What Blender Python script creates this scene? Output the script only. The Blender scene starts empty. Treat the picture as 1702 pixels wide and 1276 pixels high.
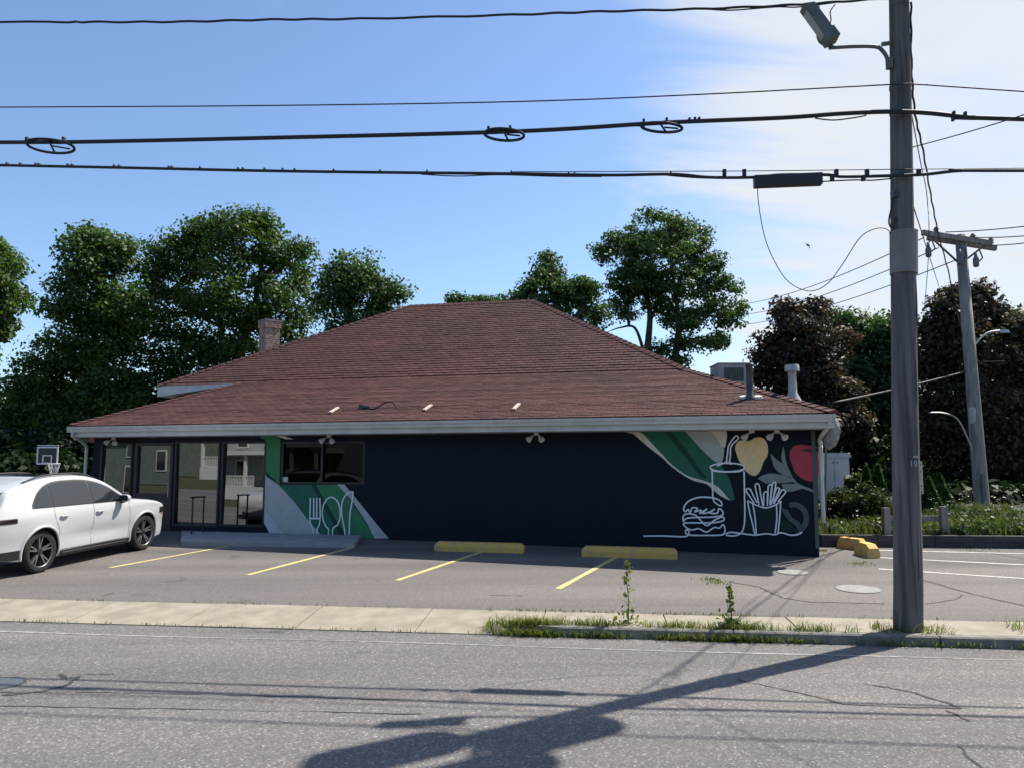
import bpy, bmesh, math, random
import numpy as np
from mathutils import Vector, Matrix, geometry
random.seed(11); rng = np.random.default_rng(11)
R = math.radians
scn = bpy.context.scene
COL = scn.collection

# ------------------------------------------------------------------ camera
H = 2.10; F = 1280.0; CX, CY = 851.0, 638.0; HORIZON = 765.0
PITCH = math.atan((HORIZON - CY) / F)
cam_d = bpy.data.cameras.new('camera'); cam = bpy.data.objects.new('camera', cam_d); COL.objects.link(cam)
cam_d.sensor_width = 36; cam_d.lens = F / 1702 * 36; cam_d.clip_end = 3000; cam_d.clip_start = 0.05
cam.location = (0, 0, H); cam.rotation_euler = (math.pi / 2 + PITCH, 0, 0)
scn.camera = cam

# ------------------------------------------------------------------ light
SUN_AZ = R(57); SUN_EL = R(54)            # azimuth clockwise from +Y
sun_dir = Vector((math.sin(SUN_AZ) * math.cos(SUN_EL), math.cos(SUN_AZ) * math.cos(SUN_EL), math.sin(SUN_EL)))
sd = bpy.data.lights.new('sun', 'SUN'); sd.energy = 5.0; sd.angle = R(0.53); sd.color = (1, 0.93, 0.82)
so = bpy.data.objects.new('sun', sd); COL.objects.link(so); so.location = (20, 15, 40)
so.rotation_euler = (-sun_dir).to_track_quat('-Z', 'Y').to_euler()
world = bpy.data.worlds.new('World'); scn.world = world; world.use_nodes = True
wt = world.node_tree; wn = wt.nodes; wl = wt.links
for n in list(wn): wn.remove(n)
def wnode(t, **k):
    n = wn.new(t)
    for a, b in k.items(): setattr(n, a, b)
    return n
wo = wnode('ShaderNodeOutputWorld'); bg = wnode('ShaderNodeBackground'); bg.inputs[1].default_value = 0.112
sky = wnode('ShaderNodeTexSky', sky_type='NISHITA', sun_disc=False, sun_elevation=SUN_EL, sun_rotation=SUN_AZ,
            altitude=20, air_density=1.0, dust_density=0.6, ozone_density=2.2)
tc = wnode('ShaderNodeTexCoord'); sep = wnode('ShaderNodeSeparateXYZ')
wl.new(tc.outputs['Generated'], sep.inputs[0])
def wmath(op, a, b=None, c=None):
    n = wnode('ShaderNodeMath', operation=op)
    for i, v in enumerate((a, b, c)):
        if v is None: continue
        if isinstance(v, (int, float)): n.inputs[i].default_value = v
        else: wl.new(v, n.inputs[i])
    return n.outputs[0]
X, Y, Z = sep.outputs
den = wmath('ADD', wmath('MAXIMUM', Z, 0.0), 0.22)
cmb = wnode('ShaderNodeCombineXYZ'); wl.new(wmath('DIVIDE', X, den), cmb.inputs[0]); wl.new(wmath('DIVIDE', Y, den), cmb.inputs[1])
n1 = wnode('ShaderNodeTexNoise'); n1.inputs['Scale'].default_value = 1.7; n1.inputs['Detail'].default_value = 9; n1.inputs['Roughness'].default_value = 0.58; n1.inputs['Distortion'].default_value = 0.8
mp = wnode('ShaderNodeMapping'); mp.inputs['Scale'].default_value = (1.0, 2.2, 1.0); mp.inputs['Rotation'].default_value = (0, 0, R(18))
wl.new(cmb.outputs[0], mp.inputs[0]); wl.new(mp.outputs[0], n1.inputs['Vector'])
hor = wmath('SQRT', wmath('ADD', wmath('MULTIPLY', X, X), wmath('MULTIPLY', Y, Y)))
azx = wmath('DIVIDE', wmath('ADD', wmath('MULTIPLY', X, math.sin(SUN_AZ)), wmath('MULTIPLY', Y, math.cos(SUN_AZ))), wmath('MAXIMUM', hor, 0.001))   # cosine of the angle to the sun's azimuth: the cloud bank lies round the sun
bank = wnode('ShaderNodeMapRange', interpolation_type='SMOOTHSTEP')
wl.new(wmath('ADD', azx, wmath('MULTIPLY', wmath('SUBTRACT', n1.outputs[0], 0.5), 0.34)), bank.inputs['Value'])
bank.inputs['From Min'].default_value = 0.65; bank.inputs['From Max'].default_value = 0.84
n2 = wnode('ShaderNodeMapRange'); wl.new(n1.outputs[0], n2.inputs['Value'])
n2.inputs['From Min'].default_value = 0.25; n2.inputs['From Max'].default_value = 0.65; n2.inputs['To Min'].default_value = 0.6; n2.inputs['To Max'].default_value = 1.0
wisp = wnode('ShaderNodeMapRange'); wl.new(n1.outputs[0], wisp.inputs['Value'])
wisp.inputs['From Min'].default_value = 0.62; wisp.inputs['From Max'].default_value = 0.85; wisp.inputs['To Max'].default_value = 0.22
cov = wmath('MAXIMUM', wmath('MULTIPLY', bank.outputs[0], n2.outputs[0]), wisp.outputs[0])
tint = wnode('ShaderNodeMix', data_type='RGBA', blend_type='MULTIPLY'); tint.inputs['Factor'].default_value = 1.0
wl.new(sky.outputs[0], tint.inputs['A']); tint.inputs['B'].default_value = (0.93, 1.0, 1.09, 1)
mixc = wnode('ShaderNodeMix', data_type='RGBA'); wl.new(cov, mixc.inputs['Factor']); wl.new(tint.outputs['Result'], mixc.inputs['A'])
mixc.inputs['B'].default_value = (4.75, 4.95, 5.15, 1)
wl.new(mixc.outputs['Result'], bg.inputs[0]); wl.new(bg.outputs[0], wo.inputs[0])
vs = scn.view_settings; vs.view_transform = 'Standard'; vs.look = 'None'; vs.gamma = 1; vs.exposure = 0.65; vs.use_curve_mapping = False

# ------------------------------------------------------------------ pixel <-> place helpers (photo pixels are used to survey positions)
ct, st = math.cos(PITCH), math.sin(PITCH)
def ray(px, py):
    u = (px - CX) / F; v = (CY - py) / F
    return Vector((u, ct - v * st, st + v * ct))
CAM = Vector((0, 0, H))
def at(px, py, Yd):
    d = ray(px, py); return CAM + d * (Yd / d.y)
def hit(px, py, p0, n):
    d = ray(px, py); return CAM + d * ((p0 - CAM).dot(n) / d.dot(n))
SB = -0.12                                   # street runs at this slope in plan
BACK0, FRONT0 = 11.1, 10.05                  # sidewalk back and front edge at X=0
SLOPE = 0.03
def zlot(x, y): return SLOPE * (y - SB * x - BACK0)
LOTN = Vector((SLOPE * SB, -SLOPE, 1)).normalized(); LOTP = Vector((0, BACK0, 0))
def L(px, py, dz=0.0):
    p = hit(px, py, LOTP, LOTN); return Vector((p.x, p.y, p.z + dz))
def Gz(px, py, z): return hit(px, py, Vector((0, 0, z)), Vector((0, 0, 1)))
es = Vector((1, SB, 0)).normalized(); ns = Vector((-es.y, es.x, 0))
SO = Vector((0, FRONT0, 0))                  # street origin on the front edge of the sidewalk
def S(t, s, z=0.0): return SO + es * t + ns * s + Vector((0, 0, z))

# ------------------------------------------------------------------ materials
MATS = {}
def mat(name, c, c2=None, scale=8.0, rough=0.7, metal=0.0, bump=0.0, stretch=(1, 1, 1), detail=5.0, spec=0.5, bscale=None, lo=0.35, hi=0.65, coat=0.0):
    if name in MATS: return MATS[name]
    m = bpy.data.materials.new(name); m.use_nodes = True; nt = m.node_tree; N = nt.nodes; K = nt.links
    b = N['Principled BSDF']; b.inputs['Roughness'].default_value = rough; b.inputs['Metallic'].default_value = metal
    b.inputs['Specular IOR Level'].default_value = spec
    if coat: b.inputs['Coat Weight'].default_value = coat; b.inputs['Coat Roughness'].default_value = 0.04
    b.inputs['Base Color'].default_value = (*c, 1)
    if c2 or bump:
        t = N.new('ShaderNodeTexCoord'); mp = N.new('ShaderNodeMapping'); mp.inputs['Scale'].default_value = stretch
        K.new(t.outputs['Object'], mp.inputs[0])
    if c2:
        n = N.new('ShaderNodeTexNoise'); n.inputs['Scale'].default_value = scale; n.inputs['Detail'].default_value = detail
        K.new(mp.outputs[0], n.inputs['Vector'])
        r = N.new('ShaderNodeValToRGB'); r.color_ramp.elements[0].position = lo; r.color_ramp.elements[1].position = hi
        r.color_ramp.elements[0].color = (*c, 1); r.color_ramp.elements[1].color = (*c2, 1)
        K.new(n.outputs[0], r.inputs[0]); K.new(r.outputs[0], b.inputs['Base Color'])
    if bump:
        n = N.new('ShaderNodeTexNoise'); n.inputs['Scale'].default_value = bscale or scale * 3; n.inputs['Detail'].default_value = 4
        K.new(mp.outputs[0], n.inputs['Vector'])
        bm = N.new('ShaderNodeBump'); bm.inputs['Strength'].default_value = bump; bm.inputs['Distance'].default_value = 0.02
        K.new(n.outputs[0], bm.inputs['Height']); K.new(bm.outputs[0], b.inputs['Normal'])
    MATS[name] = m; return m

def asphalt(name, dark, light, speck, cell, blotch, tintc):
    m = bpy.data.materials.new(name); m.use_nodes = True; nt = m.node_tree; N = nt.nodes; K = nt.links
    b = N['Principled BSDF']; b.inputs['Roughness'].default_value = 0.82; b.inputs['Specular IOR Level'].default_value = 0.35
    t = N.new('ShaderNodeTexCoord')
    v = N.new('ShaderNodeTexVoronoi'); v.inputs['Scale'].default_value = cell; K.new(t.outputs['Object'], v.inputs['Vector'])
    bw = N.new('ShaderNodeRGBToBW'); K.new(v.outputs['Color'], bw.inputs[0])
    r = N.new('ShaderNodeValToRGB'); e = r.color_ramp.elements
    e[0].position = 0.15; e[0].color = (*dark, 1); e[1].position = 0.75; e[1].color = (*light, 1)
    x = e.new(0.93); x.color = (*speck, 1); K.new(bw.outputs[0], r.inputs[0])
    n = N.new('ShaderNodeTexNoise'); n.inputs['Scale'].default_value = blotch; n.inputs['Detail'].default_value = 7; n.inputs['Roughness'].default_value = 0.6
    mp = N.new('ShaderNodeMapping'); mp.inputs['Rotation'].default_value = (0, 0, 0.12); mp.inputs['Scale'].default_value = (0.16, 1, 1)
    K.new(t.outputs['Object'], mp.inputs[0]); K.new(mp.outputs[0], n.inputs['Vector'])
    r2 = N.new('ShaderNodeValToRGB'); r2.color_ramp.elements[0].position = 0.3; r2.color_ramp.elements[1].position = 0.7
    r2.color_ramp.elements[0].color = (0.66, 0.66, 0.67, 1); r2.color_ramp.elements[1].color = (*tintc, 1); K.new(n.outputs[0], r2.inputs[0])
    mx = N.new('ShaderNodeMix'); mx.data_type = 'RGBA'; mx.blend_type = 'MULTIPLY'; mx.inputs['Factor'].default_value = 1
    K.new(r.outputs[0], mx.inputs['A']); K.new(r2.outputs[0], mx.inputs['B'])
    # long wear bands along the street and small dark oil spots
    mp3 = N.new('ShaderNodeMapping'); mp3.inputs['Rotation'].default_value = (0, 0, 0.12); mp3.inputs['Scale'].default_value = (0.012, 0.9, 1); K.new(t.outputs['Object'], mp3.inputs[0])
    n4 = N.new('ShaderNodeTexNoise'); n4.inputs['Scale'].default_value = 1.1; n4.inputs['Detail'].default_value = 3; K.new(mp3.outputs[0], n4.inputs['Vector'])
    n5 = N.new('ShaderNodeTexNoise'); n5.inputs['Scale'].default_value = 0.8; n5.inputs['Detail'].default_value = 3; n5.inputs['Roughness'].default_value = .65; K.new(t.outputs['Object'], n5.inputs['Vector'])
    r4 = N.new('ShaderNodeValToRGB'); r4.color_ramp.elements[0].position = .36; r4.color_ramp.elements[1].position = .62; r4.color_ramp.elements[0].color = (.80, .80, .81, 1); r4.color_ramp.elements[1].color = (1.06, 1.05, 1.04, 1); K.new(n4.outputs[0], r4.inputs[0])
    r5 = N.new('ShaderNodeValToRGB'); r5.color_ramp.elements[0].position = .27; r5.color_ramp.elements[1].position = .36; r5.color_ramp.elements[0].color = (.55, .55, .56, 1); r5.color_ramp.elements[1].color = (1, 1, 1, 1); K.new(n5.outputs[0], r5.inputs[0])
    for rr_ in (r4, r5):
        m2 = N.new('ShaderNodeMix'); m2.data_type = 'RGBA'; m2.blend_type = 'MULTIPLY'; m2.inputs['Factor'].default_value = 1
        K.new(mx.outputs['Result'], m2.inputs['A']); K.new(rr_.outputs[0], m2.inputs['B']); mx = m2
    K.new(mx.outputs['Result'], b.inputs['Base Color'])
    bm = N.new('ShaderNodeBump'); bm.inputs['Strength'].default_value = 0.55; bm.inputs['Distance'].default_value = 0.008
    K.new(bw.outputs[0], bm.inputs['Height']); K.new(bm.outputs[0], b.inputs['Normal'])
    return m

def leafmat(name, c1, c2, trans, spec=0.28):
    m = bpy.data.materials.new(name); m.use_nodes = True; nt = m.node_tree; N = nt.nodes; K = nt.links
    b = N['Principled BSDF']; b.inputs['Roughness'].default_value = 0.52; b.inputs['Specular IOR Level'].default_value = spec
    t = N.new('ShaderNodeTexCoord'); n = N.new('ShaderNodeTexNoise'); n.inputs['Scale'].default_value = 0.9; n.inputs['Detail'].default_value = 6
    n.inputs['Roughness'].default_value = 0.75
    K.new(t.outputs['Object'], n.inputs['Vector'])
    r = N.new('ShaderNodeValToRGB'); r.color_ramp.elements[0].position = 0.35; r.color_ramp.elements[1].position = 0.65
    r.color_ramp.elements[0].color = (*c1, 1); r.color_ramp.elements[1].color = (*c2, 1); K.new(n.outputs[0], r.inputs[0])
    K.new(r.outputs[0], b.inputs['Base Color'])
    tr = N.new('ShaderNodeBsdfTranslucent'); mx = N.new('ShaderNodeMix'); mx.data_type = 'RGBA'; mx.blend_type = 'MULTIPLY'; mx.inputs['Factor'].default_value = 1
    K.new(r.outputs[0], mx.inputs['A']); mx.inputs['B'].default_value = (*trans, 1); K.new(mx.outputs['Result'], tr.inputs[0])
    ms = N.new('ShaderNodeMixShader'); ms.inputs[0].default_value = 0.35
    K.new(b.outputs[0], ms.inputs[1]); K.new(tr.outputs[0], ms.inputs[2]); K.new(ms.outputs[0], N['Material Output'].inputs[0])
    return m

def glassmat(name, tintc, refl):
    m = bpy.data.materials.new(name); m.use_nodes = True; nt = m.node_tree; N = nt.nodes; K = nt.links
    for n in list(N):
        if n.type == 'BSDF_PRINCIPLED': N.remove(n)
    tr = N.new('ShaderNodeBsdfTransparent'); tr.inputs[0].default_value = (*tintc, 1)
    gl = N.new('ShaderNodeBsdfGlossy'); gl.inputs['Roughness'].default_value = 0.008; gl.inputs[0].default_value = (0.9, 0.95, 0.95, 1)
    fr = N.new('ShaderNodeLayerWeight'); fr.inputs[0].default_value = 0.35
    mr = N.new('ShaderNodeMapRange'); mr.inputs['To Min'].default_value = refl; mr.inputs['To Max'].default_value = 0.9 if refl > .1 else .12; K.new(fr.outputs['Fresnel'], mr.inputs['Value'])
    ms = N.new('ShaderNodeMixShader'); K.new(mr.outputs[0], ms.inputs[0]); K.new(tr.outputs[0], ms.inputs[1]); K.new(gl.outputs[0], ms.inputs[2])
    K.new(ms.outputs[0], N['Material Output'].inputs[0]); return m

M_road = asphalt('road_asphalt', (0.125, 0.119, 0.115), (0.205, 0.196, 0.19), (0.38, 0.37, 0.355), 62, 0.9, (1.0, 0.985, 0.97))
M_lot = asphalt('lot_asphalt', (0.135, 0.125, 0.119), (0.19, 0.176, 0.168), (0.28, 0.268, 0.255), 75, 0.55, (1.0, 0.97, 0.96))
M_conc = mat('concrete', (0.235, 0.210, 0.160), (0.325, 0.29, 0.228), 3, 0.9, bump=0.25, bscale=60)
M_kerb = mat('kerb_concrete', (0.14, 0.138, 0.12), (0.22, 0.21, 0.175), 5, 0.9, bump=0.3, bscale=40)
M_joint = mat('joint_dirt', (0.10, 0.085, 0.06), (0.16, 0.14, 0.09), 9, 0.95)
M_tar = mat('crack_tar', (0.035, 0.034, 0.034), rough=0.85)
M_ypaint = mat('yellow_paint', (0.44, 0.36, 0.12), (0.58, 0.50, 0.22), 14, 0.75, lo=0.3)
M_wline = mat('worn_white_paint', (0.19, 0.185, 0.178), (0.36, 0.35, 0.335), 9, 0.8)
M_wline2 = mat('white_paint_lines', (0.40, 0.40, 0.38), (0.62, 0.61, 0.58), 12, 0.8)
M_ystop = mat('yellow_wheel_stop', (0.40, 0.33, 0.20), (0.66, 0.41, 0.10), 7, 0.8, bump=0.35, bscale=30, lo=.3, hi=.48)
M_navy = mat('navy_wall_paint', (0.0032, 0.0095, 0.019), (0.004, 0.011, 0.022), 2, 0.75, bump=0.08, bscale=25, spec=0.25)
M_black = mat('black_frame', (0.008, 0.009, 0.012), rough=0.4)
M_white = mat('white_trim', (0.47, 0.48, 0.46), (0.56, 0.57, 0.54), 3, 0.55)
M_shingle = None
M_brick = mat('chimney_brick', (0.25, 0.15, 0.115), (0.40, 0.29, 0.235), 9, 0.9, detail=2)
M_mortar = mat('mortar', (0.32, 0.30, 0.28), rough=0.95)
M_pole = mat('weathered_pole_wood', (0.082, 0.077, 0.074), (0.185, 0.174, 0.168), 14, 0.92, bump=0.9, bscale=26, stretch=(1, 1, 0.045), spec=0.2)
M_pole2 = mat('grey_pole_wood', (0.16, 0.145, 0.13), (0.28, 0.26, 0.235), 12, 0.92, bump=0.5, bscale=22, stretch=(1, 1, 0.05))
M_cable = mat('cable_black', (0.012, 0.014, 0.018), rough=0.6)
M_steel = mat('galvanised', (0.32, 0.33, 0.33), (0.42, 0.43, 0.43), 6, 0.45, metal=0.6)
M_dsteel = mat('dark_metal', (0.045, 0.05, 0.05), (0.075, 0.08, 0.08), 8, 0.5, metal=0.3)
M_lampgrey = mat('lamp_grey', (0.085, 0.095, 0.09), (0.12, 0.13, 0.125), 5, 0.6)
M_bark = mat('bark', (0.045, 0.036, 0.028), (0.085, 0.068, 0.052), 7, 0.95, bump=0.6, stretch=(1, 1, 0.25))
M_green = leafmat('leaves_green', (0.028, 0.062, 0.016), (0.075, 0.125, 0.03), (1.5, 1.75, 0.6))
M_green2 = leafmat('leaves_midgreen', (0.035, 0.075, 0.025), (0.08, 0.135, 0.045), (1.4, 1.6, 0.7))
M_dkgreen = leafmat('leaves_dark', (0.018, 0.04, 0.014), (0.042, 0.078, 0.024), (1.3, 1.6, 0.6))
M_purple = leafmat('leaves_copper', (0.022, 0.036, 0.024), (0.088, 0.060, 0.044), (1.3, 1.05, 0.7), spec=0.22)
M_under = leafmat('leaves_understorey_shade', (0.009, 0.020, 0.010), (0.022, 0.040, 0.016), (0.9, 1.1, 0.5), spec=.15)  # leaves darkened so the deep shade of the background is in the colour
M_shrub = leafmat('leaves_shrub', (0.05, 0.085, 0.018), (0.12, 0.16, 0.035), (1.4, 1.5, 0.5))
M_thuja = leafmat('leaves_arborvitae', (0.032, 0.068, 0.022), (0.07, 0.12, 0.035), (1.2, 1.4, 0.6))
M_grass = leafmat('grass_blades', (0.07, 0.11, 0.02), (0.21, 0.23, 0.06), (1.3, 1.4, 0.6))
M_flower = mat('white_flower', (0.7, 0.7, 0.66), rough=0.7)
M_soil = mat('ground_soil', (0.035, 0.042, 0.018), (0.065, 0.065, 0.032), 1.2, 0.95, bump=0.4)
M_glass = glassmat('window_glass', (0.20, 0.23, 0.24), 0.22)
M_glassd = glassmat('dark_window_glass', (0.05, 0.055, 0.065), 0.01)
M_inner = mat('interior', (0.05, 0.05, 0.055), (0.09, 0.085, 0.08), 1.5, 0.8)

# ------------------------------------------------------------------ mesh helpers
class MB:
    def __init__(s): s.v = []; s.f = []; s.m = []; s.mi = 0
    def add(s, vs, fs):
        o = len(s.v); s.v += [tuple(v) for v in vs]; s.f += [tuple(i + o for i in f) for f in fs]; s.m += [s.mi] * len(fs); return s
    def box(s, c, d, ax=None, taper=1.0):
        """box centred at c with full sizes d; ax = (x,y,z) unit axes"""
        c = Vector(c); a = ax or (Vector((1, 0, 0)), Vector((0, 1, 0)), Vector((0, 0, 1)))
        vs = []
        for k in (-1, 1):
            t = taper if k > 0 else 1
            for i, j in ((-1, -1), (1, -1), (1, 1), (-1, 1)):
                vs.append(c + a[0] * (d[0] / 2 * i * t) + a[1] * (d[1] / 2 * j * t) + a[2] * (d[2] / 2 * k))
        return s.add(vs, [(3, 2, 1, 0), (4, 5, 6, 7), (0, 1, 5, 4), (1, 2, 6, 5), (2, 3, 7, 6), (3, 0, 4, 7)])
    def tube(s, pts, r, n=8, cap=True):
        pts = [Vector(p) for p in pts]; rs = r if isinstance(r, (list, tuple)) else [r] * len(pts)
        vs = []; fs = []; up = None
        for i, p in enumerate(pts):
            d = (pts[min(i + 1, len(pts) - 1)] - pts[max(i - 1, 0)]).normalized()
            if up is None: up = Vector((0, 0, 1)) if abs(d.z) < 0.9 else Vector((0, 1, 0))
            a = d.cross(up)
            if a.length < 1e-4: a = d.cross(Vector((1, 0, 0)))
            a.normalize(); b = a.cross(d).normalized(); up = b
            for k in range(n):
                t = 2 * math.pi * k / n; vs.append(p + (a * math.cos(t) + b * math.sin(t)) * rs[i])
        for i in range(len(pts) - 1):
            for k in range(n): fs.append((i * n + k, i * n + (k + 1) % n, (i + 1) * n + (k + 1) % n, (i + 1) * n + k))
        if cap: fs.append(tuple(reversed(range(n)))); fs.append(tuple((len(pts) - 1) * n + k for k in range(n)))
        return s.add(vs, fs)
    def lathe(s, c, prof, n=20, axis=Vector((0, 0, 1)), cap=True):
        c = Vector(c); axis = Vector(axis).normalized(); a = axis.orthogonal().normalized(); b = axis.cross(a)
        vs = [c + axis * z + (a * math.cos(2 * math.pi * k / n) + b * math.sin(2 * math.pi * k / n)) * r for r, z in prof for k in range(n)]
        fs = [(i * n + k, i * n + (k + 1) % n, (i + 1) * n + (k + 1) % n, (i + 1) * n + k) for i in range(len(prof) - 1) for k in range(n)]
        if cap: fs.append(tuple(reversed(range(n)))); fs.append(tuple((len(prof) - 1) * n + k for k in range(n)))
        return s.add(vs, fs)
    def poly(s, pts):
        """flat concave polygon, tessellated"""
        pts = [Vector(p) for p in pts]
        return s.add(pts, [tuple(t) for t in geometry.tessellate_polygon([pts])])
    def prism(s, pts, off):
        """closed polygon extruded by vector off"""
        pts = [Vector(p) for p in pts]; n = len(pts); tri = geometry.tessellate_polygon([pts]); off = Vector(off)
        return s.add(pts + [p + off for p in pts], [tuple(t) for t in tri] + [tuple(i + n for i in reversed(t)) for t in tri] + [(i, (i + 1) % n, (i + 1) % n + n, i + n) for i in range(n)])
    def quad(s, a, b, c, d): return s.add([a, b, c, d], [(0, 1, 2, 3)])
    def build(s, name, m, parent=None, smooth=False, fixn=True):
        me = bpy.data.meshes.new(name); me.from_pydata(s.v, [], s.f)
        ml = m if isinstance(m, (list, tuple)) else [m]
        for x in ml: me.materials.append(x)
        if len(ml) > 1: me.polygons.foreach_set('material_index', s.m)
        if fixn:
            bm = bmesh.new(); bm.from_mesh(me); bmesh.ops.recalc_face_normals(bm, faces=bm.faces); bm.to_mesh(me); bm.free()
        if smooth: me.polygons.foreach_set('use_smooth', [True] * len(me.polygons))
        return link(name, me, parent)
LOC = {}
def link(name, me, parent=None):
    o = bpy.data.objects.new(name, me); COL.objects.link(o)
    if parent is not None:
        o.parent = parent
        if parent.name in LOC: o.matrix_parent_inverse = Matrix.Translation(-LOC[parent.name])
    return o
def smooth_angle(o, deg=40):
    me = o.data; bm = bmesh.new(); bm.from_mesh(me)
    for f in bm.faces: f.smooth = True
    for e in bm.edges:
        if len(e.link_faces) == 2 and e.calc_face_angle(0) > R(deg): e.smooth = False
    bm.to_mesh(me); bm.free(); return o
def tag(o, label=None, cat=None, group=None, kind=None):
    if label: o['label'] = label
    if cat: o['category'] = cat
    if group: o['group'] = group
    if kind: o['kind'] = kind
    return o
def thing(name, loc, label, cat, group=None):
    o = bpy.data.objects.new(name, None); COL.objects.link(o); o.empty_display_size = 0.3
    o.location = loc; LOC[o.name] = Vector(loc); return tag(o, label, cat, group)
def catmull(pts, k=6):
    pts = [Vector(p) for p in pts]; out = []
    for i in range(len(pts) - 1):
        p0, p1, p2, p3 = pts[max(i - 1, 0)], pts[i], pts[i + 1], pts[min(i + 2, len(pts) - 1)]
        for j in range(k):
            t = j / k
            out.append(0.5 * ((2 * p1) + (p2 - p0) * t + (2 * p0 - 5 * p1 + 4 * p2 - p3) * t * t + (3 * p1 - p0 - 3 * p2 + p3) * t ** 3))
    out.append(pts[-1]); return out
def npmesh(name, V, Fq, m, parent=None, smooth=False):
    me = bpy.data.meshes.new(name); nv, nf, k = len(V), len(Fq), Fq.shape[1]
    me.vertices.add(nv); me.vertices.foreach_set('co', np.asarray(V, np.float32).ravel())
    me.loops.add(nf * k); me.loops.foreach_set('vertex_index', Fq.astype(np.int32).ravel())
    me.polygons.add(nf); me.polygons.foreach_set('loop_start', np.arange(0, nf * k, k, dtype=np.int32))
    me.update(calc_edges=True); me.materials.append(m)
    if smooth: me.polygons.foreach_set('use_smooth', np.ones(nf, bool))
    return link(name, me, parent)
VX, VY, VZ = Vector((1, 0, 0)), Vector((0, 1, 0)), Vector((0, 0, 1))

# ================================================================== SETTING: ground, road, lot, sidewalk
def road_z(s):
    q = (s + 4.7) / 4.7
    return -0.11 + 0.055 * max(0.0, 1 - q * q)
def strip(name, srows, t0, t1, nt, zf, m):
    b = MB(); ts = [t0 + (t1 - t0) * i / nt for i in range(nt + 1)]
    vs = [S(t, s, zf(t, s)) for s in srows for t in ts]; n = nt + 1
    fs = [(i * n + k, i * n + k + 1, (i + 1) * n + k + 1, (i + 1) * n + k) for i in range(len(srows) - 1) for k in range(nt)]
    b.add(vs, fs); return tag(b.build(name, m, smooth=True), kind='structure')
def lotz_ts(t, s):
    p = S(t, s); return zlot(p.x, p.y)
def gz(t, s):
    if s < -9.6: return -0.03
    if s < 1.2: return -0.42
    return min(lotz_ts(t, s), 0.62) - 0.05
ground = strip('ground', [-900, -60, -9.7, -9.55, 0.5, 1.5, 10, 21.5, 60, 250, 1500], -1500, 1500, 12, gz, M_soil)
road = strip('road', [-9.55 + i * 9.55 / 16 for i in range(17)], -150, 150, 8, lambda t, s: road_z(s), M_road)
lot = strip('parking_lot', [1.06, 3, 6, 10, 15, 20, 24], -34, 30, 4, lotz_ts, M_lot)

# sidewalk: near slabs left of the kerb slope down to the road (driveway apron), right of it stand behind a kerb
side = strip('sidewalk', [0.16, 1.05], -45, 45, 30, lambda t, s: -0.13, M_joint)
KX = 0.35                                    # street coordinate where the raised kerb starts
def slab(t0, t1, apron):
    g = 0.008; z0 = -0.098 if apron else -0.004; s0 = 0.0 if apron else 0.17
    b = MB(); c = [S(t0 + g, s0, z0), S(t1 - g, s0, z0), S(t1 - g, 1.05, 0.002), S(t0 + g, 1.05, 0.002)]
    dz = random.uniform(-0.004, 0.004); c = [p + Vector((0, 0, dz)) for p in c]
    b.prism(c, (0, 0, -0.12)); return b.build('slab', M_conc, side)
t = KX
while t > -16: slab(t - 1.62, t, True); t -= 1.62
t = KX
while t < 14: slab(t, t + 1.62, False); t += 1.62
# kerb
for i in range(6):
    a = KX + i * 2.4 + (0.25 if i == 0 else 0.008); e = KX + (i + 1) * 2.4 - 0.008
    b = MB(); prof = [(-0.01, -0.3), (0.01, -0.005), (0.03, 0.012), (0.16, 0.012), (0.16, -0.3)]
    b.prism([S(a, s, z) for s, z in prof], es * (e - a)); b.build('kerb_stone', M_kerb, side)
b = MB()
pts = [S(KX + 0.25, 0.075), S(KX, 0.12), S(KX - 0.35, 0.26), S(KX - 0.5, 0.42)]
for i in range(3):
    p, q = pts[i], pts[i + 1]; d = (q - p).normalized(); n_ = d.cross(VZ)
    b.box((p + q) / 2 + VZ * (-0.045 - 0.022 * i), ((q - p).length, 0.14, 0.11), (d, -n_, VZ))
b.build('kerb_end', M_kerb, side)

def sheet_line(name, pts, w, zf, m, parent, jit=0.0):
    """thin painted or cracked strip on a surface; zf(point)->z"""
    pts = [Vector(p) for p in pts]; b = MB(); vs = []
    for i, p in enumerate(pts):
        d = pts[min(i + 1, len(pts) - 1)] - pts[max(i - 1, 0)]; d.z = 0; d.normalize(); n_ = Vector((-d.y, d.x, 0))
        ww = w * (1 + random.uniform(-jit, jit))
        for k in (-1, 1):
            q = p + n_ * ww / 2 * k; q.z = zf(q); vs.append(q)
    b.add(vs, [(2 * i, 2 * i + 1, 2 * i + 3, 2 * i + 2) for i in range(len(pts) - 1)])
    return b.build(name, m, parent)
def zl(dz): return lambda p: zlot(p.x, p.y) + dz
def zr(dz): return lambda p: road_z((p - SO).dot(ns)) + dz
def sub(p, q, n): return [p.lerp(q, i / n) for i in range(n + 1)]
def rough_line(pts, n, amp):
    out = []
    for i in range(len(pts) - 1):
        for j in range(n): q = pts[i].lerp(pts[i + 1], j / n); out.append(q + Vector((random.uniform(-amp, amp), random.uniform(-amp, amp), 0)))
    return out + [pts[-1]]
for a, e in (((385, 906), (183, 943)), ((588, 909), (412, 955)), ((800, 917), (660, 964)), ((1023, 926), (928, 978))):
    sheet_line('parking_line', sub(L(*a), L(*e), 10), 0.105, zl(0.005), M_ypaint, lot, 0.12)
for a, e in (((1455, 914), (1760, 921)), ((1455, 926), (1760, 941)), ((1460, 945), (1760, 965))):
    sheet_line('parking_line', sub(L(*a), L(*e), 10), 0.09, zl(0.005), M_wline2, lot, 0.12)
fl = [S(-25 + i * 1.0, -0.62 - 0.03 * math.sin(i)) for i in range(52)]
sheet_line('edge_line', fl, 0.042, zr(0.004), M_wline, road, 0.5)
def road_pt(px, py): return Gz(px, py, -0.07)
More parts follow.
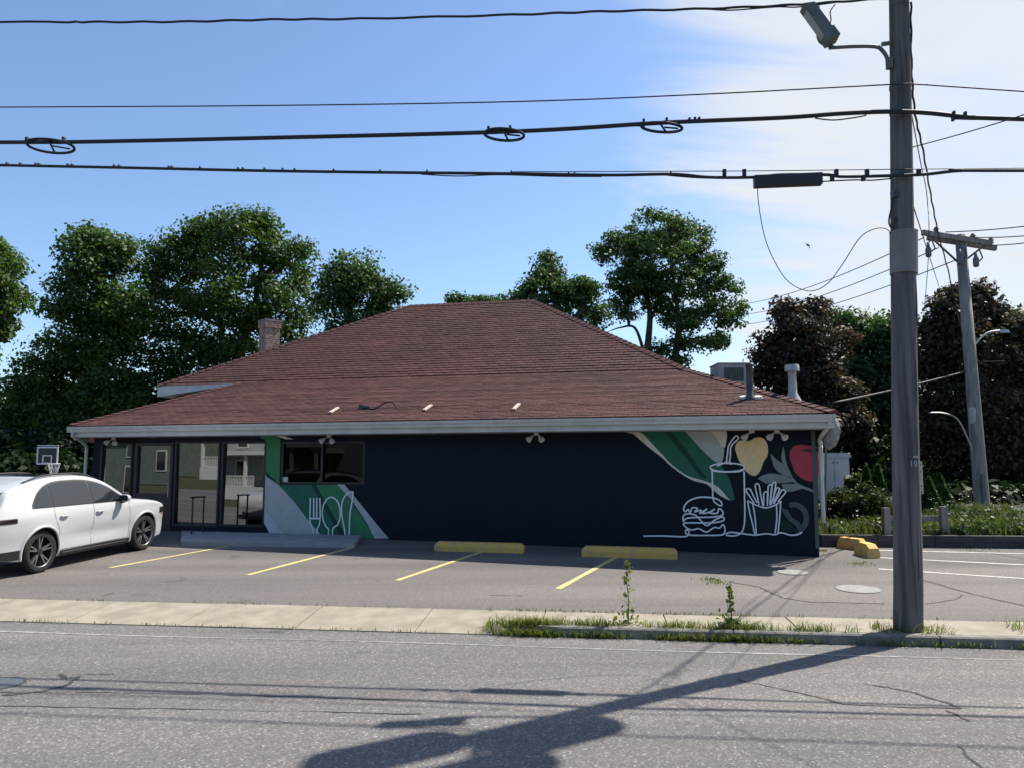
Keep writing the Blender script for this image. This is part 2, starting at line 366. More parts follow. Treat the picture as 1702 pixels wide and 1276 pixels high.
for pl, w in (([(1225, 1128), (1330, 1152), (1410, 1172), (1600, 1178)], 0.02), ([(1440, 1135), (1520, 1150), (1595, 1176)], 0.03), ([(1575, 1182), (1610, 1200)], 0.025), ([(1590, 1240), (1640, 1290)], 0.02),
              ([(0, 1158), (70, 1150), (110, 1140), (135, 1124), (110, 1128), (100, 1120)], 0.035), ([(135, 1121), (190, 1120)], 0.012),
              ([(0, 1175), (300, 1180), (700, 1188)], 0.014), ([(0, 1152), (200, 1152), (420, 1157), (660, 1164)], 0.012)):
    sheet_line('crack', rough_line([road_pt(*p) for p in pl], 9, 0.018), w, zr(0.004), M_tar, road, 0.7)
for pl, w in (([(1210, 966), (1262, 975), (1300, 993), (1345, 1000), (1400, 1001), (1470, 1003)], 0.03), ([(1530, 962), (1620, 988), (1720, 1010)], 0.045), ([(1560, 904), (1702, 928)], 0.03),
              ([(815, 989), (868, 990)], 0.02), ([(1540, 1003), (1590, 996), (1600, 988)], 0.018), ([(170, 990), (190, 985)], 0.02)):
    sheet_line('crack', rough_line([L(*p) for p in pl], 8, 0.02), w, zl(0.004), M_tar, lot, 0.5)
def cover(px0, px1, py, surf, m, name, parent_label, thick=0.012):
    a, c = surf(px0, py), surf(px1, py); r = (c - a).length / 2; ctr = (a + c) / 2
    t = thing(name, ctr, parent_label, 'manhole cover')
    nrm = LOTN if surf is L else VZ
    b = MB(); b.lathe(ctr, [(r, 0.001), (r, thick), (r * 0.88, thick)], 32, nrm); b.build('rim', M_dsteel if surf is not L else m, t)
    b = MB(); b.lathe(ctr, [(r * 0.86, 0.001), (r * 0.86, thick + 0.001)], 32, nrm); b.build('lid', m, t)
M_cov = mat('pale_cover', (0.20, 0.195, 0.188), (0.28, 0.275, 0.26), 10, 0.7)
M_cov2 = mat('steel_cover', (0.10, 0.115, 0.13), (0.15, 0.165, 0.18), 20, 0.45, metal=0.4, bump=0.4, bscale=60)
cover(1293, 1343, 951, L, M_cov, 'manhole_cover', 'pale round cover at the edge of the building shadow')
cover(1391, 1461, 979, L, M_cov, 'manhole_cover', 'pale round cover in the sunlit lot left of the pole')
cover(-40, 38, 1137, road_pt, M_cov2, 'manhole_cover', 'dark steel manhole cover in the road at the left edge')

# ================================================================== BUILDING
RB = L(1362, 925); LB = L(148, 876)
wu = (LB - RB); wu.z = 0; WLEN = wu.length; wu.normalize()          # along the facade, right to left
wn_ = Vector((-wu.y, wu.x, 0));  wn_ = wn_ if wn_.y < 0 else -wn_    # outwards, towards the camera
WP = RB.copy()
def W(px, py, off=0.0): return hit(px, py, WP + wn_ * off, wn_)
def wc(p): d = p - RB; return d.dot(wu), p.z                         # wall coordinates (u from right corner, z)
def WP_(u, z, off=0.0): q = RB + wu * u + wn_ * off; q.z = z; return q
OV = 0.85
EP = RB + wn_ * OV
pER = hit(1388, 685, EP, wn_); ZE = pER.z                            # eave top
uR = (pER - RB).dot(wu); uL = (hit(117, 705, EP, wn_) - RB).dot(wu)
ER = WP_(uR, ZE, OV); EL = WP_(uL, ZE, OV)
PL1 = R(16.0)
n_low = (wn_ * math.sin(PL1) + VZ * math.cos(PL1)).normalized()
BL_ = hit(398, 638, ER, n_low); BR_ = hit(1148, 617, ER, n_low)
RR_ = at(887, 500, 27.5)
n_up = (BR_ - BL_).cross(RR_ - BL_).normalized(); n_up = n_up if n_up.z > 0 else -n_up
RL_ = hit(681, 509, RR_, n_up); UL_ = hit(262, 641, RR_, n_up)
b_shop = thing('restaurant', RB, 'low dark navy restaurant with red shingled hip roof and painted mural', 'building')
ZS = ZE - 0.30                                                       # soffit height
zf = RB.z - 0.06
DOORS = [(170, 217, 735, 822), (223, 284, 733, 877), (290, 363, 733, 873), (369, 440, 732, 873)]
def rect(pxa, pxb, pya, pyb):
    ua = wc(W(pxa, (pya + pyb) / 2))[0]; ub = wc(W(pxb, (pya + pyb) / 2))[0]; m = (pxa + pxb) / 2
    return min(ua, ub), max(ua, ub), wc(W(m, pyb))[1], wc(W(m, pya))[1]
opens = [rect(166, 219, 735, 826), rect(222, 286, 735, 879), rect(289, 364, 733, 875), rect(367, 441, 733, 875), rect(468, 607, 733, 804)]
# front wall built around the openings as one mesh
us = sorted(set([0.0, WLEN] + [x for o in opens for x in o[:2]]))
T = 0.2
b = MB()
def wbox(mb, u0, u1, z0, z1, off=0.0, th=T):
    mb.box((WP_((u0 + u1) / 2, (z0 + z1) / 2, off - th / 2)), (u1 - u0, th, z1 - z0), (wu, wn_, VZ))
def lift(u): p = WP_(u, 0); return zlot(p.x, p.y)
for i in range(len(us) - 1):
    u0, u1 = us[i], us[i + 1]; mid = (u0 + u1) / 2; oo = [o for o in opens if o[0] < mid < o[1]]
    if not oo: wbox(b, u0, u1, zf - 0.3, ZS)
    else:
        wbox(b, u0, u1, zf - 0.3, oo[0][2]); wbox(b, u0, u1, oo[0][3], ZS)
DEP = 13.0
inw = -wn_
def sidewall(u):
    b.box(WP_(u, (zf - 0.3 + ZS) / 2, -DEP / 2 - T / 2 - 0.002), (0.2, DEP - T, ZS - zf + 0.3), (wu, wn_, VZ))
sidewall(0.1); sidewall(WLEN - 0.1)
b.box(WP_(WLEN / 2, (zf + ZS) / 2, -DEP), (WLEN - 0.45, 0.2, ZS - zf), (wu, wn_, VZ))
b.build('wall', M_navy, b_shop)
b = MB(); b.box(WP_(WLEN / 2, zf + 0.14, -4), (WLEN - 0.5, 7.4, 0.06), (wu, wn_, VZ)); b.box(WP_(WLEN / 2, ZS - 0.05, -4), (WLEN - 0.5, 7.4, 0.04), (wu, wn_, VZ))
b.box(WP_(WLEN / 2, (zf + ZS) / 2, -5.2), (WLEN - 0.6, 0.1, ZS - zf - 0.3), (wu, wn_, VZ)); b.build('interior', M_inner, b_shop)
b = MB(); b.box(WP_(WLEN - 4.2, zf + 0.65, -3.0), (2.6, 0.5, 0.9), (wu, wn_, VZ)); b.build('counter', M_inner, b_shop)
b = MB(); q = rect(505, 522, 737, 800); b.box(WP_((q[0] + q[1]) / 2, (q[2] + q[3]) / 2, -0.42), (q[1] - q[0], 0.03, q[3] - q[2]), (wu, wn_, VZ)); b.build('blind', mat('blind', (0.16, 0.15, 0.12), rough=0.8), b_shop)
# foundation strip
M_found = mat('foundation', (0.018, 0.022, 0.03), (0.03, 0.034, 0.042), 6, 0.9, bump=0.3)
b = MB(); wbox(b, 0.004, WLEN, zf - 0.34, zf + 0.02, 0.012, 0.05)
b.build('foundation', M_found, b_shop)
def frame_rect(mb, u0, u1, z0, z1, w, off, th):
    wbox(mb, u0, u1, z1 - w, z1, off, th); wbox(mb, u0, u1, z0, z0 + w, off, th)
    wbox(mb, u0, u0 + w, z0 + w, z1 - w, off, th); wbox(mb, u1 - w, u1, z0 + w, z1 - w, off, th)
def pane(u0, u1, z0, z1, m, par, tilt=0.0, off=-0.06):
    mb = MB(); mb.box(WP_((u0 + u1) / 2, (z0 + z1) / 2, off), (u1 - u0, 0.012, z1 - z0),
        (wu, (wn_ + VZ * tilt).normalized(), (VZ - wn_ * tilt).normalized())); return mb.build('pane', m, par)
names = ['window', 'door', 'window', 'window', 'window']
for i, (o, nm) in enumerate(zip(opens, names)):
    e = 0.003; u0, u1, z0, z1 = o[0] + e, o[1] - e, o[2] + e, o[3] - e
    fr = MB(); frame_rect(fr, u0, u1, z0, z1, 0.05 if i != 1 else 0.085, 0.012, 0.12)
    if i == 1:
        wbox(fr, u0 + 0.085, u1 - 0.085, z0 + 0.085, z0 + 0.95, 0.0, 0.06)
        w_ = fr.build('door', M_black, b_shop); pane(u0 + 0.08, u1 - 0.08, z0 + 0.94, z1 - 0.08, M_glass, w_)
        h = MB(); h.tube([WP_(u0 + 0.06, z0 + 0.85, 0.02), WP_(u0 + 0.06, z0 + 0.85, 0.07), WP_(u0 + 0.06, z0 + 1.25, 0.07), WP_(u0 + 0.06, z0 + 1.25, 0.02)], 0.012); h.build('handle', M_steel, w_)
        continue
    if i == 4:
        um = (u0 + u1) / 2 + 0.02; wbox(fr, um - 0.03, um + 0.03, z0 + 0.05, z1 - 0.05, 0.008, 0.1)
        w_ = fr.build('window', M_black, b_shop); pane(u0 + 0.045, um - 0.025, z0 + 0.045, z1 - 0.045, M_glassd, w_, 0.01); pane(um + 0.025, u1 - 0.045, z0 + 0.045, z1 - 0.045, M_glassd, w_, 0.004, -0.045)
        sg = MB(); q = rect(471, 479, 792, 800); wbox(sg, q[0], q[1], q[2], q[3], 0.016, 0.004); sg.build('sticker', mat('sticker', (0.5, 0.52, 0.5), rough=0.6), w_)
    else:
        w_ = fr.build('window', M_black, b_shop); pane(u0 + 0.045, u1 - 0.045, z0 + 0.045, z1 - 0.045, M_glass, w_, (0.02, 0, -0.01, 0.012)[i])
# soffit, fascia, gutter
b = MB(); b.box(WP_((uR + uL) / 2, ZS + 0.012, OV / 2 - 0.02), (uL - uR - 0.1, OV - 0.06, 0.02), (wu, wn_, VZ)); b.build('soffit', M_white, b_shop)
b = MB(); b.box(WP_((uR + uL) / 2, ZE - 0.16, OV - 0.04), (uL - uR - 0.02, 0.03, 0.27), (wu, wn_, VZ)); b.build('fascia', M_white, b_shop)
g = [(-0.022, -0.07), (0.015, -0.175), (0.06, -0.175), (0.075, -0.12), (0.105, -0.085), (0.115, -0.035), (0.105, -0.035), (0.098, -0.08), (0.065, -0.115), (0.05, -0.165), (0.02, -0.165), (-0.012, -0.07)]
b = MB(); b.prism([WP_(uR - 0.0, ZE + z, OV + s) for s, z in g], wu * (uL - uR)); b.build('gutter', M_white, b_shop)
for u in (uR + 0.006, uL - 0.006):
    b = MB(); b.box(WP_(u, ZE - 0.12, OV + 0.045), (0.012, 0.125, 0.11), (wu, wn_, VZ)); b.build('gutter_cap', M_white, b_shop)
def spout(pts, name='downspout'):
    b = MB(); b.tube(catmull(pts, 4), 0.042, 8); return b.build(name, M_white, b_shop, smooth=True)
ul = wc(W(146, 760))[0]
spout([WP_(ul - 0.38, ZE - 0.17, OV + 0.03), WP_(ul - 0.36, ZE - 0.25, OV), WP_(ul - 0.08, ZE - 0.48, 0.2), WP_(ul, ZE - 0.6, 0.06), WP_(ul, ZE - 0.9, 0.06), WP_(ul, zf + 0.9, 0.06), WP_(ul + .01, zf + 0.35, 0.06)])
ur = wc(W(1366, 760))[0]
spout([WP_(ur - 0.1, ZE - 0.17, OV + 0.03), WP_(ur - 0.08, ZE - 0.25, OV - 0.05), WP_(ur + 0.03, ZE - 0.48, 0.2), WP_(ur + 0.02, ZE - 0.6, 0.05), WP_(ur + 0.02, ZE - 0.8, 0.05), WP_(ur + 0.02, zf + 0.75, 0.05)])
b = MB(); b.box(WP_(0.03, (zf + ZS) / 2 + 0.1, 0.012), (0.075, 0.018, ZS - zf - 0.25), (wu, wn_, VZ)); b.build('corner_board', mat('corner_teal', (0.075, 0.10, 0.10), rough=0.7), b_shop)
# ---- roof deck
ERb = WP_(uR, ZE, -DEP - 1.2); ELb = WP_(uL, ZE, -DEP - 1.2)
def mirror(p):     # across the ridge, in plan
    m0 = RR_; d = (RL_ - RR_); d.z = 0; d.normalize(); q = p - m0; q.z = 0
    perp = q - d * q.dot(d); return p - perp * 2
BRm, ULm, BLm = mirror(BR_), mirror(UL_), mirror(BL_)
deck = MB(); dn = -VZ * 0.025
deck.add([p + dn for p in (ER, EL, BL_, BR_)], [(0, 1, 2, 3)])
deck.add([p + dn for p in (BR_, UL_, RL_, RR_)], [(0, 1, 2, 3)])
deck.add([p + dn for p in (BRm, ULm, RL_, RR_)], [(0, 1, 2, 3)])
deck.add([p + dn for p in (BR_, BRm, RR_)], [(0, 1, 2)])
deck.add([p + dn for p in (UL_, ULm, RL_)], [(0, 1, 2)])
deck.add([p + dn for p in (ER, BR_, BRm, ERb)], [(0, 1, 2, 3)])
deck.add([p + dn for p in (EL, BL_, BLm, ELb)], [(0, 1, 2, 3)])
deck.add([p + dn for p in (ERb, ELb, BLm, BRm)], [(0, 1, 2, 3)])
def shingle_mat():
    m = bpy.data.materials.new('red_shingles'); m.use_nodes = True; nt = m.node_tree; N = nt.nodes; K = nt.links
    bs = N['Principled BSDF']; bs.inputs['Roughness'].default_value = 0.88; bs.inputs['Specular IOR Level'].default_value = 0.3
    a = N.new('ShaderNodeAttribute'); a.attribute_name = 'tab'; t = N.new('ShaderNodeTexCoord')
    r = N.new('ShaderNodeValToRGB'); e = r.color_ramp.elements; e[0].color = (0.055, 0.0225, 0.0205, 1); e[1].color = (0.112, 0.051, 0.045, 1)
    x = e.new(0.5); x.color = (0.081, 0.0345, 0.0315, 1); K.new(a.outputs['Fac'], r.inputs[0])
    n = N.new('ShaderNodeTexNoise'); n.inputs['Scale'].default_value = 0.5; n.inputs['Detail'].default_value = 6; K.new(t.outputs['Object'], n.inputs['Vector'])
    r2 = N.new('ShaderNodeValToRGB'); r2.color_ramp.elements[0].position = .3; r2.color_ramp.elements[1].position = .7
    r2.color_ramp.elements[0].color = (0.75, 0.74, 0.78, 1); r2.color_ramp.elements[1].color = (1.12, 1.0, 0.98, 1); K.new(n.outputs[0], r2.inputs[0])
    mx = N.new('ShaderNodeMix'); mx.data_type = 'RGBA'; mx.blend_type = 'MULTIPLY'; mx.inputs['Factor'].default_value = 1
    K.new(r.outputs[0], mx.inputs['A']); K.new(r2.outputs[0], mx.inputs['B']); K.new(mx.outputs['Result'], bs.inputs['Base Color'])
    n3 = N.new('ShaderNodeTexNoise'); n3.inputs['Scale'].default_value = 90; K.new(t.outputs['Object'], n3.inputs['Vector'])
    bm = N.new('ShaderNodeBump'); bm.inputs['Strength'].default_value = .4; bm.inputs['Distance'].default_value = .01; K.new(n3.outputs[0], bm.inputs['Height']); K.new(bm.outputs[0], bs.inputs['Normal'])
    return m
M_shingle = shingle_mat()
M_ulay = mat('roof_underlay', (0.03, 0.016, 0.016), rough=0.95)
roof = deck.build('roof', M_ulay, b_shop)
def courses(a0, a1, b0, b1, n, tabw, nrm, lift_=0.028, name='shingles'):
    """a0->a1 lower edge (left,right), b0->b1 upper edge; rows of lapped tabs"""
    V = []; Fc = []; att = []
    org = a0; ud = (a1 - a0).normalized()
    for k in range(n):
        t0, t1 = k / n, min(1.0, (k + 1.12) / n)
        l0, r0 = a0.lerp(b0, t0), a1.lerp(b1, t0); l1, r1 = a0.lerp(b0, t1), a1.lerp(b1, t1)
        ul0, ur0 = (l0 - org).dot(ud), (r0 - org).dot(ud); ul1, ur1 = (l1 - org).dot(ud), (r1 - org).dot(ud)
        off = (k % 2) * tabw / 2 + random.uniform(-.03, .03); j = math.floor((min(ul0, ul1) - off) / tabw); row = random.uniform(-.07, .07)
        sag = random.uniform(-0.006, 0.008)
        while True:
            x0 = j * tabw + off; x1 = x0 + tabw - 0.012; j += 1
            if x0 > max(ur0, ur1): break
            A0, A1 = min(max(x0, ul0), ur0), min(max(x1, ul0), ur0); B0, B1 = min(max(x0, ul1), ur1), min(max(x1, ul1), ur1)
            if A1 - A0 < 0.02 and B1 - B0 < 0.02: continue
            def P(l, r, a, u0_, u1_): return l.lerp(r, (a - u0_) / max(1e-6, (u1_ - u0_)))
            h = (lift_ if k else 0.004) + random.uniform(-.003, .004) + sag * .5
            p = [P(l0, r0, A0, ul0, ur0), P(l0, r0, A1, ul0, ur0), P(l1, r1, B1, ul1, ur1), P(l1, r1, B0, ul1, ur1)]
            o = len(V)
            V += [p[0] + nrm * h, p[1] + nrm * h, p[2] + nrm * 0.004, p[3] + nrm * 0.004, p[0] - nrm * .01, p[1] - nrm * .01]
            Fc += [(o, o + 1, o + 2, o + 3), (o + 4, o + 5, o + 1, o)]
            v = min(1, max(0, random.gauss(0.5, 0.17) + row * .7)); att += [v, v]
    me = bpy.data.meshes.new(name); me.from_pydata([tuple(v) for v in V], [], Fc); me.materials.append(M_shingle)
    at_ = me.attributes.new('tab', 'FLOAT', 'FACE'); at_.data.foreach_set('value', att)
    o = link(name, me, roof); o['kind'] = 'stuff'; return o
courses(EL, ER, BL_ + (BL_ - EL) * .02, BR_ + (BR_ - ER) * .01, 39, 0.30, n_low, 0.014)
courses(UL_, BR_, RL_, RR_, 36, 0.30, n_up, 0.022)
def cap_row(p, q, n1, n2, name):
    """overlapping cap shingles along a hip or ridge"""
    ln = (q - p).length; n = int(ln / 0.24); d = (q - p).normalized(); V = []; Fc = []; att = []
    s1 = (n1.cross(d)).normalized(); s2 = (n2.cross(d)).normalized()
    up = (n1 + n2).normalized()
    if s1.dot(n2) > 0: s1 = -s1
    if s2.dot(n1) > 0: s2 = -s2
    for k in range(n):
        a = p + d * (k * ln / n); c = p + d * ((k + 1.15) * ln / n); h0, h1 = 0.062, 0.038; w = 0.15
        o = len(V); V += [a + s1 * w + up * (h0 - .02), a + up * h0, a + s2 * w + up * (h0 - .02), c + s1 * w + up * (h1 - .02), c + up * h1, c + s2 * w + up * (h1 - .02), a + s1 * w, a, a + s2 * w]
        Fc += [(o, o + 1, o + 4, o + 3), (o + 1, o + 2, o + 5, o + 4), (o + 6, o + 7, o + 1, o), (o + 7, o + 8, o + 2, o + 1)]
        v = random.uniform(.25, .75); att += [v] * 4
    me = bpy.data.meshes.new(name); me.from_pydata([tuple(v) for v in V], [], Fc); me.materials.append(M_shingle)
    at_ = me.attributes.new('tab', 'FLOAT', 'FACE'); at_.data.foreach_set('value', att)
    o = link(name, me, roof); o['kind'] = 'stuff'
n_rt = (RR_ - BR_).cross(BRm - BR_).normalized(); n_rt = n_rt if n_rt.z > 0 else -n_rt
n_rl = (BR_ - ER).cross(ERb - ER).normalized(); n_rl = n_rl if n_rl.z > 0 else -n_rl
n_lt = (RL_ - UL_).cross(ULm - UL_).normalized(); n_lt = n_lt if n_lt.z > 0 else -n_lt
n_ll = (BL_ - EL).cross(ELb - EL).normalized(); n_ll = n_ll if n_ll.z > 0 else -n_ll
n_bk = Vector((-n_up.x, -n_up.y, n_up.z))
cap_row(BR_, RR_, n_up, n_rt, 'hip_cap'); cap_row(ER, BR_, n_low, n_rl, 'hip_cap'); cap_row(UL_, RL_, n_up, n_lt, 'hip_cap'); cap_row(EL, BL_, n_low, n_ll, 'hip_cap'); cap_row(RL_, RR_, n_up, n_bk, 'ridge_cap')
# white boxed eave of the upper roof where it overhangs on the left
b = MB(); fd = (BL_ - UL_); fl_ = fd.length; fd.normalize(); fnrm = fd.cross(VZ).normalized(); fnrm = fnrm if fnrm.y < 0 else -fnrm
zb_ = hit(262, 659, UL_, fnrm)
b.add([UL_ + VZ * -0.02, BL_ + VZ * 0.03, BL_ + VZ * -0.02, Vector((UL_.x, UL_.y, zb_.z))], [(0, 1, 2, 3)])
b.prism([UL_ + VZ * -0.02, BL_ + VZ * 0.02, BL_ - VZ * 0.02, Vector((UL_.x, UL_.y, zb_.z))], -fnrm * 0.05)
b.v = b.v[4:]; b.f = [tuple(i - 4 for i in f) for f in b.f[1:]]; b.m = b.m[1:]
b.build('eave_board', M_white, b_shop)
b = MB(); e2 = Vector((UL_.x, UL_.y, zb_.z)); b.prism([e2 - fnrm * 0.06, e2.lerp(BL_, 0.98) - fnrm * 0.06, e2.lerp(BL_, 0.98) - fnrm * 0.5, e2 - fnrm * 6 + VZ * 0], VZ * 0.02); b.build('upper_soffit', M_white, b_shop)
b = MB(); w0 = e2 - fnrm * 0.4 + fd * 0.35; b.prism([w0, BL_ - fnrm * 0.5 + VZ * -0.1, BL_ - fnrm * 0.5 - VZ * 1.2, w0 - VZ * 2.0], -fnrm * 5); b.build('upper_wall', M_navy, b_shop)
# chimney with bricks
def _px(p): q = p - CAM; yc = q.y * ct + q.z * st; return CX + F * q.x / yc
hipY = min((UL_.lerp(RL_, i / 60) for i in range(61)), key=lambda p: abs(_px(p) - 447)).y + 0.75
cb = at(447, 590, hipY); cw = 35 / F * hipY; chh = (590 - 527) / F * hipY + 0.35
cdx = (fd).normalized(); cdy = VZ.cross(cdx).normalized()
ang = R(28); cdx = (Matrix.Rotation(-ang, 3, 'Z') @ cdx); cdy = VZ.cross(cdx).normalized()
cw *= 0.72; z0 = cb.z - 0.45
ch = MB(); ch.box((cb.x, cb.y, z0 + chh / 2), (cw - 0.03, cw - 0.03, chh), (cdx, cdy, VZ)); chim = ch.build('chimney', M_mortar, b_shop)
b = MB(); rows = int(chh / 0.085)
for r_ in range(rows):
    big = 0.035 if r_ >= rows - 3 else 0.0; wwid = cw + big * 2
    for sgn, (ax, ay) in ((1, (cdx, cdy)), (-1, (cdx, cdy)), (1, (cdy, cdx)), (-1, (cdy, cdx))):
        n = 3; bw = wwid / n
        for k in range(n + 1):
            lo, hi_ = max(-wwid / 2, -wwid / 2 + (k - 0.5 * (r_ % 2)) * bw), min(wwid / 2, -wwid / 2 + (k + 1 - 0.5 * (r_ % 2)) * bw)
            if hi_ - lo < 0.05: continue
            c = Vector((cb.x, cb.y, z0 + (r_ + 0.5) * 0.085)) + ax * ((lo + hi_) / 2) + ay * (sgn * (wwid / 2 - 0.02 + random.uniform(-.003, .004) + (0.001 if ax is cdy else 0)))
            b.box(c, (hi_ - lo - 0.016, 0.05, 0.07), (ax, ay, VZ))
o = b.build('bricks', M_brick, chim); o['kind'] = 'stuff'
b = MB(); b.box((cb.x, cb.y, z0 + rows * 0.085 + 0.03), (cw + 0.1, cw + 0.1, 0.06), (cdx, cdy, VZ)); b.build('chimney_crown', mat('crown', (0.2, 0.18, 0.17), rough=.9), chim)

# ---- mural (paint on the wall, laid in thin coats)
def c2(x, y): return 400 + x / 3.958, 680 + y / 3.958
def c3(x, y): return 1000 + x / 3.958, 680 + y / 3.958
COAT = [0.0]
def paint(name, tf, pts, col, sm=True, lab=None):
    COAT[0] += 0.0006; off = 0.003 + COAT[0]
    P = [W(*tf(*p), off) for p in pts]
    zmin = zf + 0.0; P = [Vector((p.x, p.y, min(max(p.z, zmin), ZS - 0.004))) for p in P]
    b = MB(); b.poly(P); o = b.build(name, mat('paint_%s' % '_'.join('%03d' % int(c * 1000) for c in col), col, tuple(min(1, c * 1.12) for c in col), 5, 0.75, spec=.25), b_shop)
    if lab: o['label'] = lab
    return o
def sm(pts, k=4): return [(p.x, p.y) for p in catmull([(x, y, 0) for x, y in pts], k)]
def smc(pts, k=4):
    q = catmull([(x, y, 0) for x, y in pts[-2:] + pts + pts[:2]], k); q = q[2 * k:-(2 * k)]; return [(p.x, p.y) for p in q]
G1, G2, GD = (0.045, 0.20, 0.095), (0.028, 0.135, 0.088), (0.014, 0.058, 0.042)
GR, LV, BE = (0.40, 0.44, 0.43), (0.50, 0.52, 0.58), (0.64, 0.62, 0.54)
paint('mural_green_column', c2, [(130, 126), (235, 126), (262, 195), (255, 497), (160, 405), (160, 195), (132, 190)], G1)
paint('mural_pale_chip', c2, [(232, 126), (288, 130), (347, 195), (300, 195)], BE)
paint('mural_grey_band', c2, [(160, 405), (170, 440), (250, 495), (350, 605), (450, 735), (552, 848), (300, 848), (240, 760), (155, 655)], GR)
paint('mural_lavender_band', c2, [(155, 655), (240, 760), (300, 848), (208, 848), (150, 740)], LV)
paint('mural_dark_green_band', c2, [(250, 495), (470, 492), (540, 600), (620, 740), (690, 848), (552, 848), (450, 735), (350, 605)], G2)
paint('mural_green_band', c2, [(485, 495), (640, 492), (715, 590), (800, 710), (855, 800), (880, 848), (690, 848), (600, 680)], G1)
paint('mural_vein', c2, [(462, 493), (495, 493), (560, 610), (620, 710), (696, 830), (698, 848), (665, 848), (590, 720), (530, 605)], GD)
paint('mural_grey_edge', c2, [(636, 492), (682, 492), (780, 610), (880, 735), (975, 848), (880, 848), (835, 755), (740, 610)], GR)
paint('mural_pale_edge', c3, [(125, 85)] + sm([(210, 85), (300, 190), (400, 295), (450, 350), (560, 432), (690, 472), (770, 512), (848, 600)]) + sm([(848, 600), (790, 572), (735, 530), (690, 490), (600, 465), (520, 420), (440, 358), (400, 318), (300, 240), (125, 85)]), BE)
paint('mural_leaf', c3, [(205, 80), (505, 80)] + sm([(510, 95), (600, 200), (700, 310), (780, 365), (840, 455), (878, 590)]) + sm([(850, 598), (790, 525), (690, 470), (560, 430), (450, 345), (400, 290), (300, 190), (215, 95)]), G2)
paint('mural_grey_leaf', c3, [(500, 82), (660, 82)] + sm([(665, 95), (740, 170), (803, 240), (792, 350), (760, 348), (700, 305), (600, 200), (512, 95)]), GR)
paint('mural_beige_leaf', c3, [(650, 80), (805, 76)] + sm([(808, 100), (824, 160), (818, 222), (801, 250), (740, 170), (662, 95)]), BE)
paint('mural_vein', c3, [(378, 85), (408, 85)] + sm([(412, 95), (500, 195), (600, 325), (692, 452)]) + sm([(655, 448), (560, 325), (470, 212), (385, 98)]), GD)
paint('mural_pepper', c3, smc([(878, 262), (888, 222), (915, 203), (960, 208), (990, 196), (1012, 184), (1048, 183), (1080, 205), (1095, 255), (1090, 305), (1065, 345), (1045, 400), (1018, 432), (985, 432), (950, 405), (930, 375), (900, 330)]), (0.74, 0.57, 0.30))
paint('mural_tomato', c3, smc([(1240, 330), (1238, 285), (1258, 245), (1300, 232), (1345, 234), (1395, 240), (1420, 250), (1424, 330), (1424, 440), (1400, 470), (1360, 470), (1315, 450), (1270, 410)]), (0.40, 0.055, 0.085))
paint('mural_tomato_stalk', c3, [(1300, 270), (1345, 255), (1385, 262), (1422, 252), (1424, 268), (1400, 285), (1345, 275)], (0.09, 0.03, 0.045))
SG = (0.20, 0.235, 0.235)
for pl in ([(1110, 290), (1150, 328), (1200, 365), (1245, 442), (1180, 422), (1130, 372)], [(1195, 240), (1206, 300), (1222, 370), (1256, 440), (1205, 375), (1180, 310)],
           [(1028, 455), (1090, 422), (1180, 428), (1265, 470), (1180, 482), (1080, 486)], [(1180, 490), (1280, 490), (1335, 512), (1230, 542), (1195, 520)]):
    paint('mural_sprig_leaf', c3, smc(pl, 3), SG)
paint('mural_sprig_stem', c3, [(1240, 425), (1290, 485), (1392, 528), (1398, 545), (1300, 512), (1245, 462)], SG)
ring = [(1265 + 100 * math.cos(a), 715 + 108 * math.sin(a)) for a in [R(x) for x in range(-110, 81, 10)]] + [(1262 + 66 * math.cos(a), 715 + 74 * math.sin(a)) for a in [R(x) for x in range(80, -111, -10)]]
paint('mural_tomato_slice', c3, ring, (0.07, 0.095, 0.10))
paint('mural_tomato_slice', c3, [(1180, 645), (1225, 660), (1250, 705), (1300, 740), (1335, 790), (1310, 800), (1270, 760), (1225, 725), (1195, 680)], (0.07, 0.095, 0.10))
paint('mural_dark_green_patch', c3, smc([(1175, 745), (1215, 735), (1270, 775), (1300, 800), (1260, 806), (1190, 800)]), (0.008, 0.036, 0.028))
paint('mural_dark_green_patch', c3, [(905, 610), (1005, 640), (1140, 640), (1175, 612), (1170, 800), (940, 812)], (0.008, 0.022, 0.026))
M_line = mat('mural_line_white', (0.74, 0.80, 0.83), (0.82, 0.86, 0.88), 12, 0.7, spec=.25)
def line(name, tf, polys, w=9.0):
    b = MB()
    for pts in polys:
        COAT[0] += 0.0007; P = [W(*tf(*p), 0.004) for p in pts]; P = catmull(P, 5); n = len(P); vs = []
        wd = w / 3.958 / F * (P[0] - CAM).length
        for i, p in enumerate(P):
            d = (P[min(i + 1, n - 1)] - P[max(i - 1, 0)]).normalized(); s_ = d.cross(wn_).normalized()
            o = wn_ * (COAT[0] + 0.0016 * i / n); vs += [p + s_ * wd / 2 + o, p - s_ * wd / 2 + o]
        b.add(vs, [(2 * i, 2 * i + 1, 2 * i + 3, 2 * i + 2) for i in range(n - 1)])
    return b.build(name, M_line, b_shop)
def arc(cx, cy, rx, ry, a0, a1, n=12): return [(cx + rx * math.cos(R(a0 + (a1 - a0) * i / n)), cy + ry * math.sin(R(a0 + (a1 - a0) * i / n))) for i in range(n + 1)]
line('mural_fork', c2, [[(460, 580), (459, 650), (458, 715), (463, 750), (478, 790), (482, 845)], [(523, 580), (525, 650), (525, 715), (519, 755), (505, 790), (505, 845)], [(483, 580), (483, 650), (483, 715)], [(503, 580), (503, 650), (503, 715)], [(458, 715), (490, 716), (525, 715)]])
line('mural_spoon', c2, [[(580, 845), (580, 805), (580, 785), (560, 765)] + arc(599, 680, 59, 104, 128, 412, 18) + [(625, 768), (608, 788), (607, 845)]])
